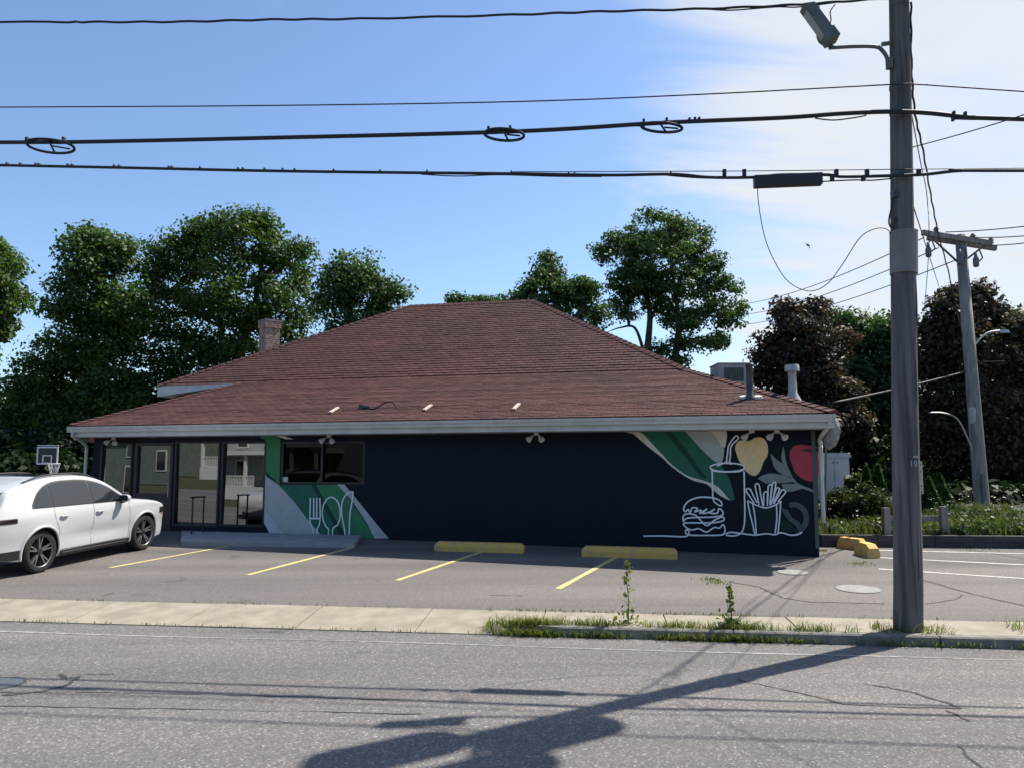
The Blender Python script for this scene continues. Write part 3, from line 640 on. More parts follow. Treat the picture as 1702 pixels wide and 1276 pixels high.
line('mural_knife', c2, [[(690, 845), (686, 790), (668, 690), (670, 610), (700, 555), (738, 540), (741, 560), (733, 620), (722, 690), (715, 845)]])
line('mural_cup', c3, [arc(828, 380, 114, 28, -90, 90, 12) + arc(828, 380, 114, 28, 90, 270, 12), [(718, 392), (745, 405), (830, 410), (910, 405), (942, 385)],
     [(835, 357), (822, 345), (828, 290), (838, 232), (880, 176), (898, 180), (896, 195), (853, 240), (847, 300), (842, 352), (860, 355)], [(758, 372), (805, 352), (822, 345)],
     [(727, 402), (730, 500), (733, 580), (748, 612), (785, 632), (790, 612), (765, 590), (720, 578), (640, 577), (575, 600), (545, 635), (541, 660), (552, 672)],
     [(937, 405), (940, 560), (942, 700), (935, 770), (918, 810), (880, 828), (835, 828), (820, 818), (850, 806), (920, 814), (1010, 824), (1080, 815), (1140, 821), (1180, 808), (1240, 824), (1290, 820), (1318, 805)]])
line('mural_burger', c3, [[(552, 672), (570, 655), (583, 676), (598, 645), (632, 650), (612, 672), (655, 660), (645, 682), (695, 652), (662, 682), (715, 672), (745, 652), (712, 678), (760, 680), (772, 650), (798, 672), (788, 696), (720, 706), (570, 712), (540, 735), (540, 695), (575, 684), (620, 695), (650, 725), (692, 762), (740, 728), (795, 705), (802, 728), (740, 742), (640, 744), (545, 746), (550, 768), (590, 790), (640, 782), (690, 804), (740, 775), (775, 778), (800, 755), (812, 790), (795, 822), (700, 826), (580, 824), (552, 805), (560, 788), (576, 806), (560, 832), (500, 834), (400, 830), (275, 831)]])
line('mural_fries', c3, [[(960, 598), (975, 680), (995, 760), (1008, 822)], [(993, 615), (1008, 700), (1018, 822)], [(960, 598), (1005, 622), (1075, 645), (1140, 628), (1178, 600)], [(1178, 600), (1172, 700), (1160, 808)], [(1150, 622), (1152, 720), (1140, 812)]] +
     [[(a[0], a[1])] + [((a[0] + c_[0]) / 2, (a[1] + c_[1]) / 2)] + [c_, d_, ((d_[0] + e_[0]) / 2, (d_[1] + e_[1]) / 2), e_] for a, c_, d_, e_ in
      (((1003, 616), (948, 528), (975, 521), (1022, 612)), ((1035, 625), (1010, 497), (1034, 493), (1060, 632)), ((1065, 635), (1068, 548), (1090, 542), (1090, 632)), ((1090, 632), (1097, 502), (1118, 500), (1106, 628)),
       ((1108, 620), (1125, 484), (1145, 483), (1128, 600)), ((1112, 628), (1150, 517), (1170, 522), (1130, 618)), ((1132, 620), (1187, 527), (1210, 542), (1160, 606)))], 8.0)

# ---- flood lights, roof furniture
M_flood = mat('flood_white', (0.6, 0.61, 0.6), rough=0.5)
def flood(px, py, both=True):
    u, z = wc(W(px, py, .17)); b = MB(); b.lathe(WP_(u, ZS - 0.02, 0.14), [(0.055, -0.03), (0.055, 0.03)], 12); fo = b.build('floodlight', M_flood, b_shop)
    for s_ in ((-1, 1) if both else (1,)):
        a = WP_(u, ZS - 0.05, 0.14); e = WP_(u + s_ * 0.10, ZS - 0.10, 0.20); b = MB(); b.tube([a, WP_(u + s_ * 0.07, ZS - 0.06, 0.15), e], 0.016, 6)
        ax = (wu * s_ * 0.55 + wn_ * 0.6 - VZ * 0.6).normalized()
        b.lathe(e, [(0.03, -0.03), (0.035, 0.0), (0.06, 0.06), (0.072, 0.11), (0.066, 0.12), (0.05, 0.105)], 12, ax); b.build('lamp_head', M_flood, fo, smooth=True)
for px, py, q in ((188, 725, True), (546, 718, True), (891, 711, True), (1291, 706, True), (1249, 704, False)): flood(px, py, q)
b = MB(); q = rect(151, 160, 724, 735); wbox(b, q[0], q[1], q[2], q[3], 0.06, 0.06); b.build('alarm_box', mat('alarm_red', (0.16, 0.05, 0.045), rough=.6), b_shop)
def on_low(px, py, dz=0.0): p = hit(px, py, ER, n_low); return p + n_low * dz
M_wood = mat('pale_wood', (0.5, 0.40, 0.33), (0.62, 0.52, 0.45), 10, 0.8)
for k, (a, e, wh) in enumerate((((549, 688), (562, 680), 'left of the loose cable'), ((705, 684), (717, 676), 'just right of the loose cable'), ((854, 683), (863, 674), 'farthest right of the three'))):
    p, q = on_low(*a, 0.05), on_low(*e, 0.05); b = MB(); d = (q - p); ln = d.length; d.normalize()
    b.box((p + q) / 2, (ln, 0.075, 0.035), (d, n_low.cross(d), n_low)); tag(b.build('wooden_strip', M_wood), 'pale wooden strip on the red roof, ' + wh, 'wood strip', 'wooden strips on the roof')
t_ = thing('roof_cable', on_low(602, 680), 'loose dark cable looping up from a clamp on the red roof', 'cable')
b = MB(); b.box(on_low(602, 679, 0.06), (0.13, 0.1, 0.11), (wu, wn_, VZ)); b.build('clamp', M_dsteel, t_); b = MB(); b.box(on_low(609, 679.5, 0.055), (0.2, 0.05, 0.05), (wu, wn_, VZ)); b.build('clamp_arm', M_dsteel, t_)
b = MB(); pp = [on_low(605, 680, 0.05)] + [hit(x, y, on_low(610, 681), wn_) for x, y in ((620, 679), (630, 675), (640, 669), (648, 667), (655, 670), (658, 677))]
b.tube(catmull(pp, 4), 0.018, 6); b.build('wire', M_cable, t_)
# dark vent pipe with pale pads
vb = on_low(1247, 663)
b = MB(); b.lathe(vb - VZ * 0.1, [(0.17, 0.0), (0.15, 0.12), (0.075, 0.2), (0.072, 0.82), (0.08, 0.83), (0.08, 0.87), (0.06, 0.87)], 16); b.build('vent_pipe', M_dsteel, b_shop, smooth=True)
for dx in (-10, 12):
    b = MB(); b.lathe(on_low(1247 + dx, 663, 0.02), [(0.11, 0), (0.1, 0.05)], 14, n_low); b.build('flashing_pad', M_white, b_shop)
# metal flue near the hip
fb = at(1318, 664, ER.lerp(BR_, 0.3).y + 0.35); hh = 58 / F * fb.y
b = MB(); b.lathe(fb - VZ * 0.15, [(0.26, 0), (0.2, 0.1), (0.095, 0.3), (0.085, hh * 0.72 + .15), (0.10, hh * 0.75 + .15), (0.085, hh * .78 + .15), (0.09, hh * 0.8 + .15), (0.155, hh * 0.82 + .15), (0.155, hh + .12), (0.14, hh + .15)], 18); b.build('flue', mat('flue_metal', (0.34, 0.35, 0.34), (0.42, 0.43, 0.42), 7, .55, metal=.3), b_shop, smooth=False)
smooth_angle(bpy.data.objects['flue'])
# rooftop air conditioner behind the hip
hb = at(1222, 652, 19.6); hw_ = 54 / F * 19.6; hz = 48 / F * 19.6 + 0.5
hv = thing('air_conditioner', (hb.x, hb.y, hb.z - 0.5), 'grey louvred air conditioner standing behind the right roof slope', 'air conditioner')
b = MB(); b.box((hb.x, hb.y + 0.42, hb.z - 0.5 + hz / 2), (hw_ * 0.98, 0.85, hz), (VX, VY, VZ)); b.box((hb.x, hb.y + .42, hb.z - 0.5 + hz + 0.012), (hw_ * 1.03, 0.9, 0.03)); b.build('casing', mat('hvac_grey', (0.27, 0.28, 0.27), (0.34, 0.35, 0.34), 4, .6), hv)
b = MB(); b.box((hb.x - .02, hb.y - 0.006, hb.z - 0.5 + hz - 0.27), (hw_ * 0.6, 0.02, 0.34)); b.box((hb.x - .02, hb.y - 0.006, hb.z - 0.5 + hz - 0.66), (hw_ * 0.6, 0.02, 0.3)); b.build('grille', M_dsteel, hv)
for i in range(9):
    b = MB(); b.box((hb.x - .02 - hw_ * .28 + i * hw_ * 0.07, hb.y - 0.022, hb.z - 0.5 + hz - 0.27), (0.014, 0.016, 0.33)); b.build('louvre', M_lampgrey, hv)
# support curb that carries it on the hidden side slope
b = MB(); b.box((hb.x, hb.y + 0.42, hb.z - 0.75), (hw_ * 0.8, 0.7, 0.5)); b.build('stand', M_dsteel, hv)
# plastic wrapped meter bundle on the right end wall
wb0 = WP_(uR + 0.02, ZE - 0.1, OV - 0.1)
M_wrap = mat('plastic_wrap', (0.17, 0.165, 0.15), (0.34, 0.33, 0.31), 14, 0.3, bump=1.0, bscale=25)
b = MB(); prof = []
n = 14
for i, (px, py, rpx) in enumerate(((1378, 692, 9), (1381, 702, 12), (1383, 716, 12), (1383, 730, 11), (1380, 740, 8), (1376, 747, 3))):
    c = at(px, py, 15.45); r_ = rpx / F * 15.45
    for k in range(n):
        a = 2 * math.pi * k / n; rr = r_ * (1 + 0.16 * math.sin(3 * a + i * 1.7) + random.uniform(-.16, .16)); b.v.append((c.x + rr * math.cos(a), c.y + rr * math.sin(a) * 1.2, c.z))
b.f = [(i * n + k, i * n + (k + 1) % n, (i + 1) * n + (k + 1) % n, (i + 1) * n + k) for i in range(5) for k in range(n)] + [tuple(range(n)), tuple(5 * n + k for k in range(n))]; b.m = [0] * len(b.f)
b.build('wrapped_meter', M_wrap, b_shop, smooth=True)
b = MB(); b.tube([at(1373, 745, 15.7), at(1372, 800, 15.75), at(1371, 880, 15.8)], 0.022, 8); b.build('conduit', M_lampgrey, b_shop)

# concrete walk in front of the doors, railing
wk = [L(308, 905), L(590, 909), L(592, 896), L(330, 890)]
b = MB(); base = [Vector((p.x, p.y, zlot(p.x, p.y) - 0.05)) for p in (L(300, 906), L(589, 910), L(600, 896), L(302, 888))]
b.prism(base, (0, 0, 0.15)); tag(b.build('entrance_walk', mat('walk_concrete', (0.25, 0.26, 0.27), (0.33, 0.34, 0.34), 3, .9, bump=.2, bscale=40)), kind='structure')
rp = L(318, 893); wt_ = Vector((rp.x, rp.y, rp.z + 0.12))
hr = thing('handrail', wt_, 'thin black metal handrail beside the glass entrance', 'handrail')
topz = at(318, 826, rp.y).z
for dx in (0, 0.4):
    b = MB(); p = wt_ + (-wu) * 0 + wn_ * (-dx); b.tube([p - VZ * 0.03, Vector((p.x, p.y, topz))], 0.022, 8); b.build('post', M_black, hr)
b = MB(); p = wt_; b.tube([Vector((p.x, p.y, topz)) + wn_ * 0.08, Vector((p.x, p.y, topz)) - wn_ * 0.45], 0.02, 8); b.build('rail', M_black, hr)

# wheel stops
def wheel_stop(p, q, h, w, label, ends=0.07):
    d = (q - p); d.z = 0; ln = d.length; d.normalize(); n_ = Vector((-d.y, d.x, 0)); b = MB(); z0 = min(zlot(p.x, p.y), zlot(q.x, q.y)) - 0.02
    mid = (p + q) / 2
    prof = [(-w / 2, 0), (-w / 2, h * 0.55), (-w / 2 + 0.035, h), (w / 2 - 0.035, h), (w / 2, h * 0.55), (w / 2, 0)]; vs = []
    def zb(pp): return zlot(pp.x, pp.y) - 0.005
    for a, sh in ((0, 0.0), (ends, 1.0), (ln - ends, 1.0), (ln, 0.0)):
        for s_, z in prof:
            pp = p + d * a + n_ * s_; vs.append(Vector((pp.x, pp.y, zb(pp) + (z if sh else z * 0.72))))
    k = len(prof); fs = [(i * k + j, i * k + (j + 1) % k, (i + 1) * k + (j + 1) % k, (i + 1) * k + j) for i in range(3) for j in range(k)] + [tuple(range(k)), tuple(3 * k + j for j in range(k))]
    b.add(vs, fs); tag(b.build('wheel_stop', M_ystop), label, 'wheel stop', 'yellow wheel stops')
wheel_stop(L(724, 914), L(871, 918), 0.2, 0.22, 'yellow concrete wheel stop in the middle of the navy wall')
wheel_stop(L(968, 923), L(1126, 928), 0.21, 0.22, 'yellow concrete wheel stop below the burger drawing')
wheel_stop(L(1397, 909), L(1436, 914), 0.24, 0.25, 'yellow wheel stop by the corner, touching the low dark wall', .05)
wheel_stop(L(1430, 920), L(1453, 927), 0.27, 0.26, 'short tilted yellow wheel stop nearest the pole', .12)

# low retaining wall behind the right-hand lot
M_rw = mat('retaining_timber', (0.035, 0.035, 0.037), (0.07, 0.068, 0.066), 5, .9, bump=.4, stretch=(.3, .3, 2))
ra, rb_ = L(1366, 908), L(1850, 912)
rd = (rb_ - ra); rd.z = 0; rl = rd.length; rd.normalize(); rn = Vector((-rd.y, rd.x, 0))
rw = thing('retaining_wall', ra, 'low dark timber retaining wall behind the right hand parking bays', 'retaining wall')
nseg = 5
for i in range(nseg):
    for j in range(2):
        a = ra + rd * (rl * i / nseg); e = ra + rd * (rl * (i + 1) / nseg - 0.012); m_ = (a + e) / 2 + rn * (0.1 + random.uniform(-.006, .006)); z = zlot(m_.x, m_.y)
        b = MB(); b.box((m_.x, m_.y, z - 0.03 + 0.145 * j + 0.07), ((e - a).length, 0.2, 0.138), (rd, rn, VZ)); b.build('timber', M_rw, rw)
# planted bank behind it
b = MB(); pa, pb = ra + rn * 0.2, rb_ + rn * 0.2
vs = []
for s_, dz in ((0, 0.19), (1.5, 0.3), (5, 0.5), (12, 0.55), (30, 0.45)):
    for k in range(9):
        p = (pa + (pb - pa) * (k / 8) * 1.3) + rn * s_; vs.append(Vector((p.x, p.y, min(zlot(p.x, p.y), .62) + dz + random.uniform(-.05, .05))))
b.add(vs, [(i * 9 + k, i * 9 + k + 1, (i + 1) * 9 + k + 1, (i + 1) * 9 + k) for i in range(4) for k in range(8)]); bank_o = tag(b.build('planted_bank', M_soil, smooth=True), kind='structure')
def bank_z(p): return min(zlot(p.x, p.y), .62) + 0.3

# ================================================================== UTILITY POLE (near)
PYD = 9.86
def wireY(px, base=PYD): return (base - SB * at(1500, 700, base).x * 1.0) / (1 - SB * (px - CX) / F)   # depth of the wires that run along the street
pole = thing('utility_pole', at(1510, 1045, PYD), 'tall weathered wooden utility pole standing at the kerb on the right', 'utility pole')
def pc(py): return at(1494 + (1510 - 1494) * py / 1045.0, py, PYD)
pts, rad = [], []
for py in (1062, 1030, 980, 900, 800, 700, 600, 500, 400, 300, 200, 100, 0):
    wpx = 32 + (45 - 32) * py / 1045.0; pts.append(pc(py) + Vector((random.uniform(-.006, .006), 0, 0))); rad.append(wpx / 2 / F * PYD)
d_top = (pts[-1] - pts[-2]).normalized()
for k in range(1, 5): pts.append(pts[-1] + d_top * 0.75); rad.append(rad[-1] * 0.985)
b = MB(); b.tube(pts, rad, 24); pole_m = b.build('shaft', M_pole, pole, smooth=True)
ptop = pts[-1]
# long splits in the wood, raised slivers
for py0, py1, dx in ((600, 680, 0.5), (460, 560, 0.86), (850, 960, 0.35), (760, 900, -0.2), (520, 640, -0.5), (930, 1020, 0.1)):
    r0 = (32 + 13 * py0 / 1045) / 2 / F * PYD; a = math.asin(max(-1, min(1, dx)))
    p, q = pc(py0), pc(py1); off = Vector((math.sin(a), -math.cos(a), 0)) * (r0 + 0.004)
    b = MB(); b.tube([p + off, (p + q) / 2 + off * 1.02, q + off * 1.05], [0.004, 0.012, 0.003], 5); b.build('split', M_pole, pole)
# plastic sleeve, sign edge, number, bands
r_ = (32 + 13 * 420 / 1045) / 2 / F * PYD
b = MB(); b.tube([pc(386) + Vector((0.015, 0, 0)), pc(388) + Vector((0.015, 0, 0)), pc(456) + Vector((0.01, 0, 0))], [r_ + 0.030, r_ + 0.024, r_ + 0.024], 24); sl = b.build('sleeve', mat('grey_sleeve', (0.15, 0.152, 0.16), (0.19, 0.19, 0.195), 4, .55), pole, smooth=True); smooth_angle(sl)
sgn = thing('warning_sign', at(1530, 818, PYD + 0.02), 'narrow yellow sign with black marks on the right side of the pole', 'sign')
sa, sb_ = at(1525.5, 766, PYD - 0.02), at(1535, 820, PYD - 0.02)
sw_, sh_ = sb_.x - sa.x, sa.z - sb_.z; sc_ = (sa + sb_) / 2
b = MB(); b.box(sc_, (sw_, 0.006, sh_)); b.build('plate', mat('sign_white', (0.6, 0.58, 0.5), rough=.6), sgn)
b = MB(); b.box(sc_ + Vector((-0.008, -0.005, 0)), (sw_ - 0.022, 0.003, sh_ - 0.03)); b.build('face', mat('sign_yellow', (0.44, 0.36, 0.16), (0.55, 0.46, 0.22), 20, .6), sgn)
for zz in (0.16, 0.075, -0.105, -0.185):
    b = MB(); b.box(sc_ + Vector((-0.008, -0.009, zz)), (sw_ - 0.022, 0.003, 0.016)); b.build('mark', M_black, sgn)
def text(name, body, loc, size, rot, m, parent):
    cu = bpy.data.curves.new(name, 'FONT'); cu.body = body; cu.size = size; cu.extrude = 0.0015; cu.align_x = 'CENTER'; cu.align_y = 'CENTER'; cu.offset = 0.002
    o = bpy.data.objects.new(name + '_tmp', cu); COL.objects.link(o); bpy.context.view_layer.update()
    me = bpy.data.meshes.new_from_object(o.evaluated_get(bpy.context.evaluated_depsgraph_get())); bpy.data.objects.remove(o)
    M4 = Matrix.Translation(loc) @ rot; me.transform(M4); me.materials.clear(); me.materials.append(m); return link(name, me, parent)
M_num = mat('number_paint', (0.30, 0.32, 0.33), rough=.6)
rn_ = (32 + 13 * 772 / 1045) / 2 / F * PYD
for ch_, px in (('1', 1503.8), ('0', 1511), ('1', 1517.6)):
    a = math.asin((px - 1505.8) / ((32 + 13 * 772 / 1045) / 2) * 0.99) if abs(px - 1505.8) < 20 else 0.6
    c = pc(770); loc = Vector((c.x + math.sin(a) * (rn_ + .004), c.y - math.cos(a) * (rn_ + 0.004), c.z))
    text('number', ch_, loc, 0.105, Matrix.Rotation(a, 4, 'Z') @ Matrix.Rotation(math.pi / 2, 4, 'X'), M_num, pole)
a = math.asin(6.0 / 21); c = pc(758.5); b = MB(); b.box((c.x + math.sin(a) * (rn_ + .003), c.y - math.cos(a) * (rn_ + .003), c.z), (0.085, 0.006, 0.022), (Vector((math.cos(a), math.sin(a), 0)), Vector((-math.sin(a), math.cos(a), 0)), VZ)); b.build('number_bar', M_num, pole)
for py in (145, 187, 292):
    b = MB(); rr = (32 + 13 * py / 1045) / 2 / F * PYD + 0.005; b.lathe(pc(py) - VZ * 0.025, [(rr, 0), (rr, 0.05)], 24); b.build('band', M_dsteel, pole)
# lamp bracket and old street light head
LY = PYD - 0.05
lamp = thing('street_light', at(1478, 80, LY), 'grey box street light on a bracket near the top of the pole', 'street light')
b = MB(); b.tube(catmull([at(1477, 112, LY), at(1474, 96, LY), at(1466, 84, LY), at(1455, 78, LY), at(1420, 77.5, LY), at(1378, 80, LY)], 4), 0.026, 8); b.build('bracket', M_lampgrey, lamp, smooth=True)
b = MB(); b.tube([at(1466, 74, LY), at(1480, 72, LY)], 0.03, 8); b.build('clamp', M_lampgrey, lamp); b = MB(); b.box(at(1478, 106, LY), (0.06, 0.08, 0.14)); b.build('bracket_foot', M_lampgrey, lamp)
hA, hB = at(1341, 10, LY), at(1383, 68, LY - 0.1); hd = (hB - hA).normalized(); hs = hd.cross(VY).normalized(); hy = hs.cross(hd)
b = MB(); b.box((hA + hB) / 2, ((hB - hA).length + 0.02, 0.17, 0.15), (hd, hy, hs), 0.86); b.box(hB - hd * 0.07 + hs * 0.0, (0.16, 0.19, 0.17), (hd, hy, hs)); b.build('housing', M_lampgrey, lamp)
b = MB(); b.box((hA + hB) / 2 + hs * -0.078, ((hB - hA).length * 0.7, 0.13, 0.02), (hd, hy, hs)); b.build('lens', mat('lamp_lens', (0.35, 0.36, 0.33), rough=.3), lamp)
b = MB(); b.tube(catmull([at(1359, 60, LY), at(1363, 70, LY), at(1374, 76, LY), at(1386, 78, LY)], 4), 0.02, 8); b.build('arm', M_lampgrey, lamp)
b = MB(); b.tube(catmull([at(1388, 8, LY), at(1380, 20, LY), at(1381, 35, LY), at(1374, 55, LY)], 5), 0.008, 6); b.build('lead', M_cable, lamp)
b = MB(); b.tube(catmull([at(1362, 4, LY), at(1360, 25, LY), at(1358, 50, LY)], 5), 0.008, 6); b.build('lead', M_cable, lamp)
# transformer bank and crossarm above the frame (their shadow lies on the road)
zt_ = ptop.z
tb_off = [(-0.66, -0.28), (0.02, -0.66), (0.6, 0.12)]
for i, (dx, dy) in enumerate(tb_off):
    tr = thing('transformer', Vector((ptop.x + dx, ptop.y + dy, zt_ - 2.75)), ('grey transformer can on the camera left side of the pole top', 'grey transformer can on the road side of the pole top', 'grey transformer can on the right side of the pole top')[i], 'transformer', 'transformers on the pole top')
    c = Vector((ptop.x + dx, ptop.y + dy, zt_ - 2.75)); b = MB(); b.lathe(c, [(0.2, 0), (0.27, 0.04), (0.28, 0.1), (0.28, 1.0), (0.3, 1.02), (0.3, 1.07), (0.2, 1.15)], 20); b.build('tank', M_lampgrey, tr)
    b = MB(); b.tube([c + VZ * 0.6, Vector((ptop.x, ptop.y, c.z + 0.6))], 0.05, 6); b.build('mount', M_dsteel, tr)
    b = MB(); b.lathe(c + VZ * 1.13, [(0.05, 0), (0.09, 0.05), (0.05, 0.1), (0.08, 0.16), (0.04, 0.3)], 10); b.build('bushing', M_dsteel, tr)
arm = MB(); arm.box((ptop.x, ptop.y - 0.16, zt_ - 0.5), (2.4, 0.1, 0.13), (es, ns, VZ)); arm.build('crossarm', M_pole, pole)

# ------------------------------------------------------------------ wires along the street
def wire(name, pix, r, label, base=PYD, ext=True, twist=0.0, k=8, mat_=M_cable, cat='cable', nseg=8):
    P = [at(px, py, wireY(px, base)) for px, py in pix]
    if ext:
        P = [P[0] + (P[0] - P[1]).normalized() * 9] + P + [P[-1] + (P[-1] - P[-2]).normalized() * 9]
    P = catmull(P, k)
    if twist: P = [p + VZ * math.sin(i * 1.3) * twist + VY * math.cos(i * 1.3) * twist for i, p in enumerate(P)]
    b = MB(); b.tube(P, r, nseg); o = b.build(name, mat_, None, smooth=True); return tag(o, label, cat)
wire('power_cable', [(0, 37), (150, 37), (300, 36.5), (450, 33), (600, 31.5), (850, 25), (1000, 19.5), (1170, 15), (1330, 8), (1480, -2), (1702, -6)], 0.017, 'topmost dark twisted power cable crossing the sky', PYD - 0.2, twist=0.006, k=10)
wire('power_cable', [(1170, 15), (1215, 17.5), (1290, 12), (1330, 12), (1410, 2), (1480, -4)], 0.009, 'short slack power lead under the topmost cable by the street light', PYD - 0.2, ext=False)
wire('thin_wire', [(0, 178.5), (425, 176), (850, 169.5), (1170, 157), (1480, 141), (1530, 141), (1702, 152.5)], 0.0095, 'thin straight wire, second from the top', PYD - 0.19)
cb1 = wire('telephone_cable', [(0, 237), (120, 236.5), (425, 230), (850, 219), (1100, 204.5), (1300, 196), (1400, 189), (1480, 186), (1540, 188), (1620, 196), (1702, 198.5)], 0.031, 'thick black telephone cable carrying slack loops', PYD - 0.2)
def addwire(par, name, pix, r, base=PYD - 0.2, cyc=False, k=6):
    P = catmull([at(px, py, wireY(px, base)) for px, py in pix], k); b = MB(); b.tube(P, r, 7); return b.build(name, M_cable, par, smooth=True)
for cxp, cyp, wpx, hpx, tl in ((84, 243, 40, 11, 5), (838, 224, 33, 10, 2), (1100, 212, 34, 8, 2)):
    pix = [(cxp + wpx * math.cos(a), cyp + hpx * math.sin(a) + tl * math.cos(a)) for a in [2 * math.pi * i / 18 for i in range(19)]]
    addwire(cb1, 'slack_loop', pix, 0.02, PYD - 0.24, k=2)
    addwire(cb1, 'loop_brace', [(cxp - 4, cyp - hpx), (cxp + 6, cyp + hpx * .8)], 0.014, PYD - 0.24, k=1); addwire(cb1, 'loop_brace', [(cxp + 4, cyp), (cxp + wpx * .8, cyp + tl)], 0.012, PYD - 0.24, k=1)
    addwire(cb1, 'loop_tail', [(cxp - wpx - 45, cyp - tl - 1), (cxp - wpx - 10, cyp - 1 - tl), (cxp - wpx + 6, cyp - tl)], 0.014, PYD - 0.22, k=3)
addwire(cb1, 'lashing_lead', [(1355, 197), (1385, 200), (1420, 196), (1440, 192)], 0.009)
def clampbox(par, px, py, w, h, base=PYD - 0.2):
    p = at(px, py, wireY(px, base)); s_ = p.y / F; b = MB(); b.box(p, (w * s_, 0.05, h * s_), (es, ns, VZ)); b.build('clamp', M_cable, par)
for px, py in ((812, 214), (848, 213), (1070, 202), (1108, 200), (1146, 200), (1155, 199), (1162, 199), (1585, 189), (1604, 190), (1584, 198), (45, 232), (106, 232)): clampbox(cb1, px, py, 4, 7)
cb2 = wire('telephone_cable', [(0, 275), (200, 279), (425, 284), (640, 287), (850, 289), (1010, 291.5), (1115, 290), (1180, 295), (1250, 295), (1300, 291), (1375, 291), (1400, 294), (1480, 292.5), (1540, 290), (1600, 284), (1702, 284)], 0.022, 'lower black telephone cable with small clamps and a splice box', PYD - 0.2)
addwire(cb2, 'messenger_wire', [(850, 286), (1150, 285), (1250, 284.5), (1480, 282), (1702, 280)], 0.006)
addwire(cb2, 'lashing_lead', [(700, 290), (760, 293), (830, 291), (920, 293.5), (1000, 294)], 0.008)
addwire(cb2, 'lashing_lead', [(1100, 291), (1160, 296), (1230, 297), (1255, 296)], 0.008); addwire(cb2, 'lashing_lead', [(1366, 302), (1420, 299.5), (1450, 300), (1482, 297)], 0.009)
for px in (12, 34, 60, 65, 113, 120, 190, 198, 281, 286, 333, 396, 404, 440, 470, 490, 555, 632, 710, 850, 945, 955, 1115): clampbox(cb2, px, float(np.interp(px, [0, 200, 425, 640, 850, 1010, 1115], [275, 279, 284, 287, 289, 291.5, 290])) - 2.6, 2.2, 3.6)
for px in (1204, 1237, 1390, 1441, 1527): clampbox(cb2, px, 287.5, 6, 11)
for px in (1383, 1435): clampbox(cb2, px, 297, 6, 8)
bx = at(1309, 300.5, wireY(1309, PYD - 0.22)); s_ = bx.y / F
b = MB(); b.box(bx, (112 * s_, 0.12, 19 * s_), (es, ns, VZ)); sp = b.build('splice_box', mat('splice_black', (0.012, 0.015, 0.022), rough=.5), cb2)
dw = [(1259, 310), (1261, 340), (1270, 390), (1285, 430), (1310, 468), (1345, 484), (1375, 472), (1400, 440), (1428, 397), (1450, 382), (1470, 380), (1482, 388)]
P = catmull([at(px, py, wireY(px, PYD - 0.15)) for px, py in dw], 6); b = MB(); b.tube(P, 0.006, 6)
tag(b.build('drop_wire', M_cable, smooth=True), 'thin wire hanging in a deep loop from the splice box to the pole', 'wire')
P = [pc(320) + Vector((-0.13, -0.08, 0)), pc(340) + Vector((-0.16, -0.08, 0)), pc(370) + Vector((-0.2, -0.05, 0)), pc(382) + Vector((-0.17, -0.08, 0)), pc(365) + Vector((-0.13, -.1, 0))]
b = MB(); b.tube(catmull(P, 4), 0.012, 6); b.build('coil', M_cable, pole)
b = MB(); b.box(pc(326) + Vector((-0.13, -0.06, 0)), (0.06, 0.1, 0.1)); b.build('junction', M_dsteel, pole)

# ================================================================== SECOND POLE
P2Y = 21.5
p2b, p2t = at(1635, 868, P2Y), at(1596, 392, P2Y + 1.2)
p2 = thing('utility_pole', p2b, 'leaning grey wooden pole with crossarm in the weeds behind the lot', 'utility pole')
b = MB(); b.tube([p2b - VZ * 0.8, p2b, p2b.lerp(p2t, .5), p2t], [0.2, 0.2, 0.17, 0.145], 16); b.build('shaft', M_pole2, p2, smooth=True)
def p2at(px, py): 
    t_ = min(1, max(0, (868 - py) / 476)); return at(px, py, P2Y + 1.2 * t_)
a1, a2 = p2at(1537, 391), p2at(1652, 409); ad = (a2 - a1).normalized()
for off in (-0.17, 0.17):
    b = MB(); b.box((a1 + a2) / 2 + VY * off + ad * off, ((a2 - a1).length, 0.11, 0.15), (ad, VY, ad.cross(VY) * -1)); b.build('crossarm', M_pole2, p2)
for px, py in ((1572, 413), (1620, 419)):
    b = MB(); b.tube([p2at(px - (18 if px < 1590 else -18), py - 12), p2at(1596 + (3 if px > 1590 else -3), 437)], 0.03, 6); b.build('brace', M_dsteel, p2)
for px, py in ((1556, 383), (1617, 394), (1647, 401)):
    c = p2at(px, py); b = MB(); b.lathe(c - VZ * 0.1, [(0.03, 0), (0.085, 0.04), (0.05, 0.08), (0.085, 0.12), (0.04, 0.2)], 10); b.build('insulator', mat('insulator_grey', (0.10, 0.09, 0.085), rough=.4), p2)
for px, py in ((1534, 420), (1586, 432), (1612, 436)):
    c = p2at(px, py); q = c - VY * 0.3; b = MB(); b.lathe(q - VZ * 0.22, [(0.06, 0), (0.085, 0.05), (0.085, 0.24), (0.05, 0.3), (0.03, 0.45)], 12); cu_ = b.build('cutout', mat('cutout_grey', (0.11, 0.115, 0.12), rough=.5), p2, smooth=True)
    b = MB(); b.tube([q + VZ * 0.2, q + VZ * 0.3 + VX * 0.12, q + VZ * 0.05 + VX * 0.2, q - VZ * 0.05 + VX * 0.1], 0.022, 6); b.build('hook', M_dsteel, cu_)
b = MB(); b.tube(catmull([p2at(1622, 572), p2at(1629, 563), p2at(1643, 553), p2at(1660, 550), p2at(1668, 550)], 4), 0.028, 8); la = b.build('lamp_arm', M_steel, p2, smooth=True)
b = MB(); c = p2at(1668, 551); b.box(c, (0.32, 0.14, 0.09), None, .7); b.build('lamp_head', M_steel, la)
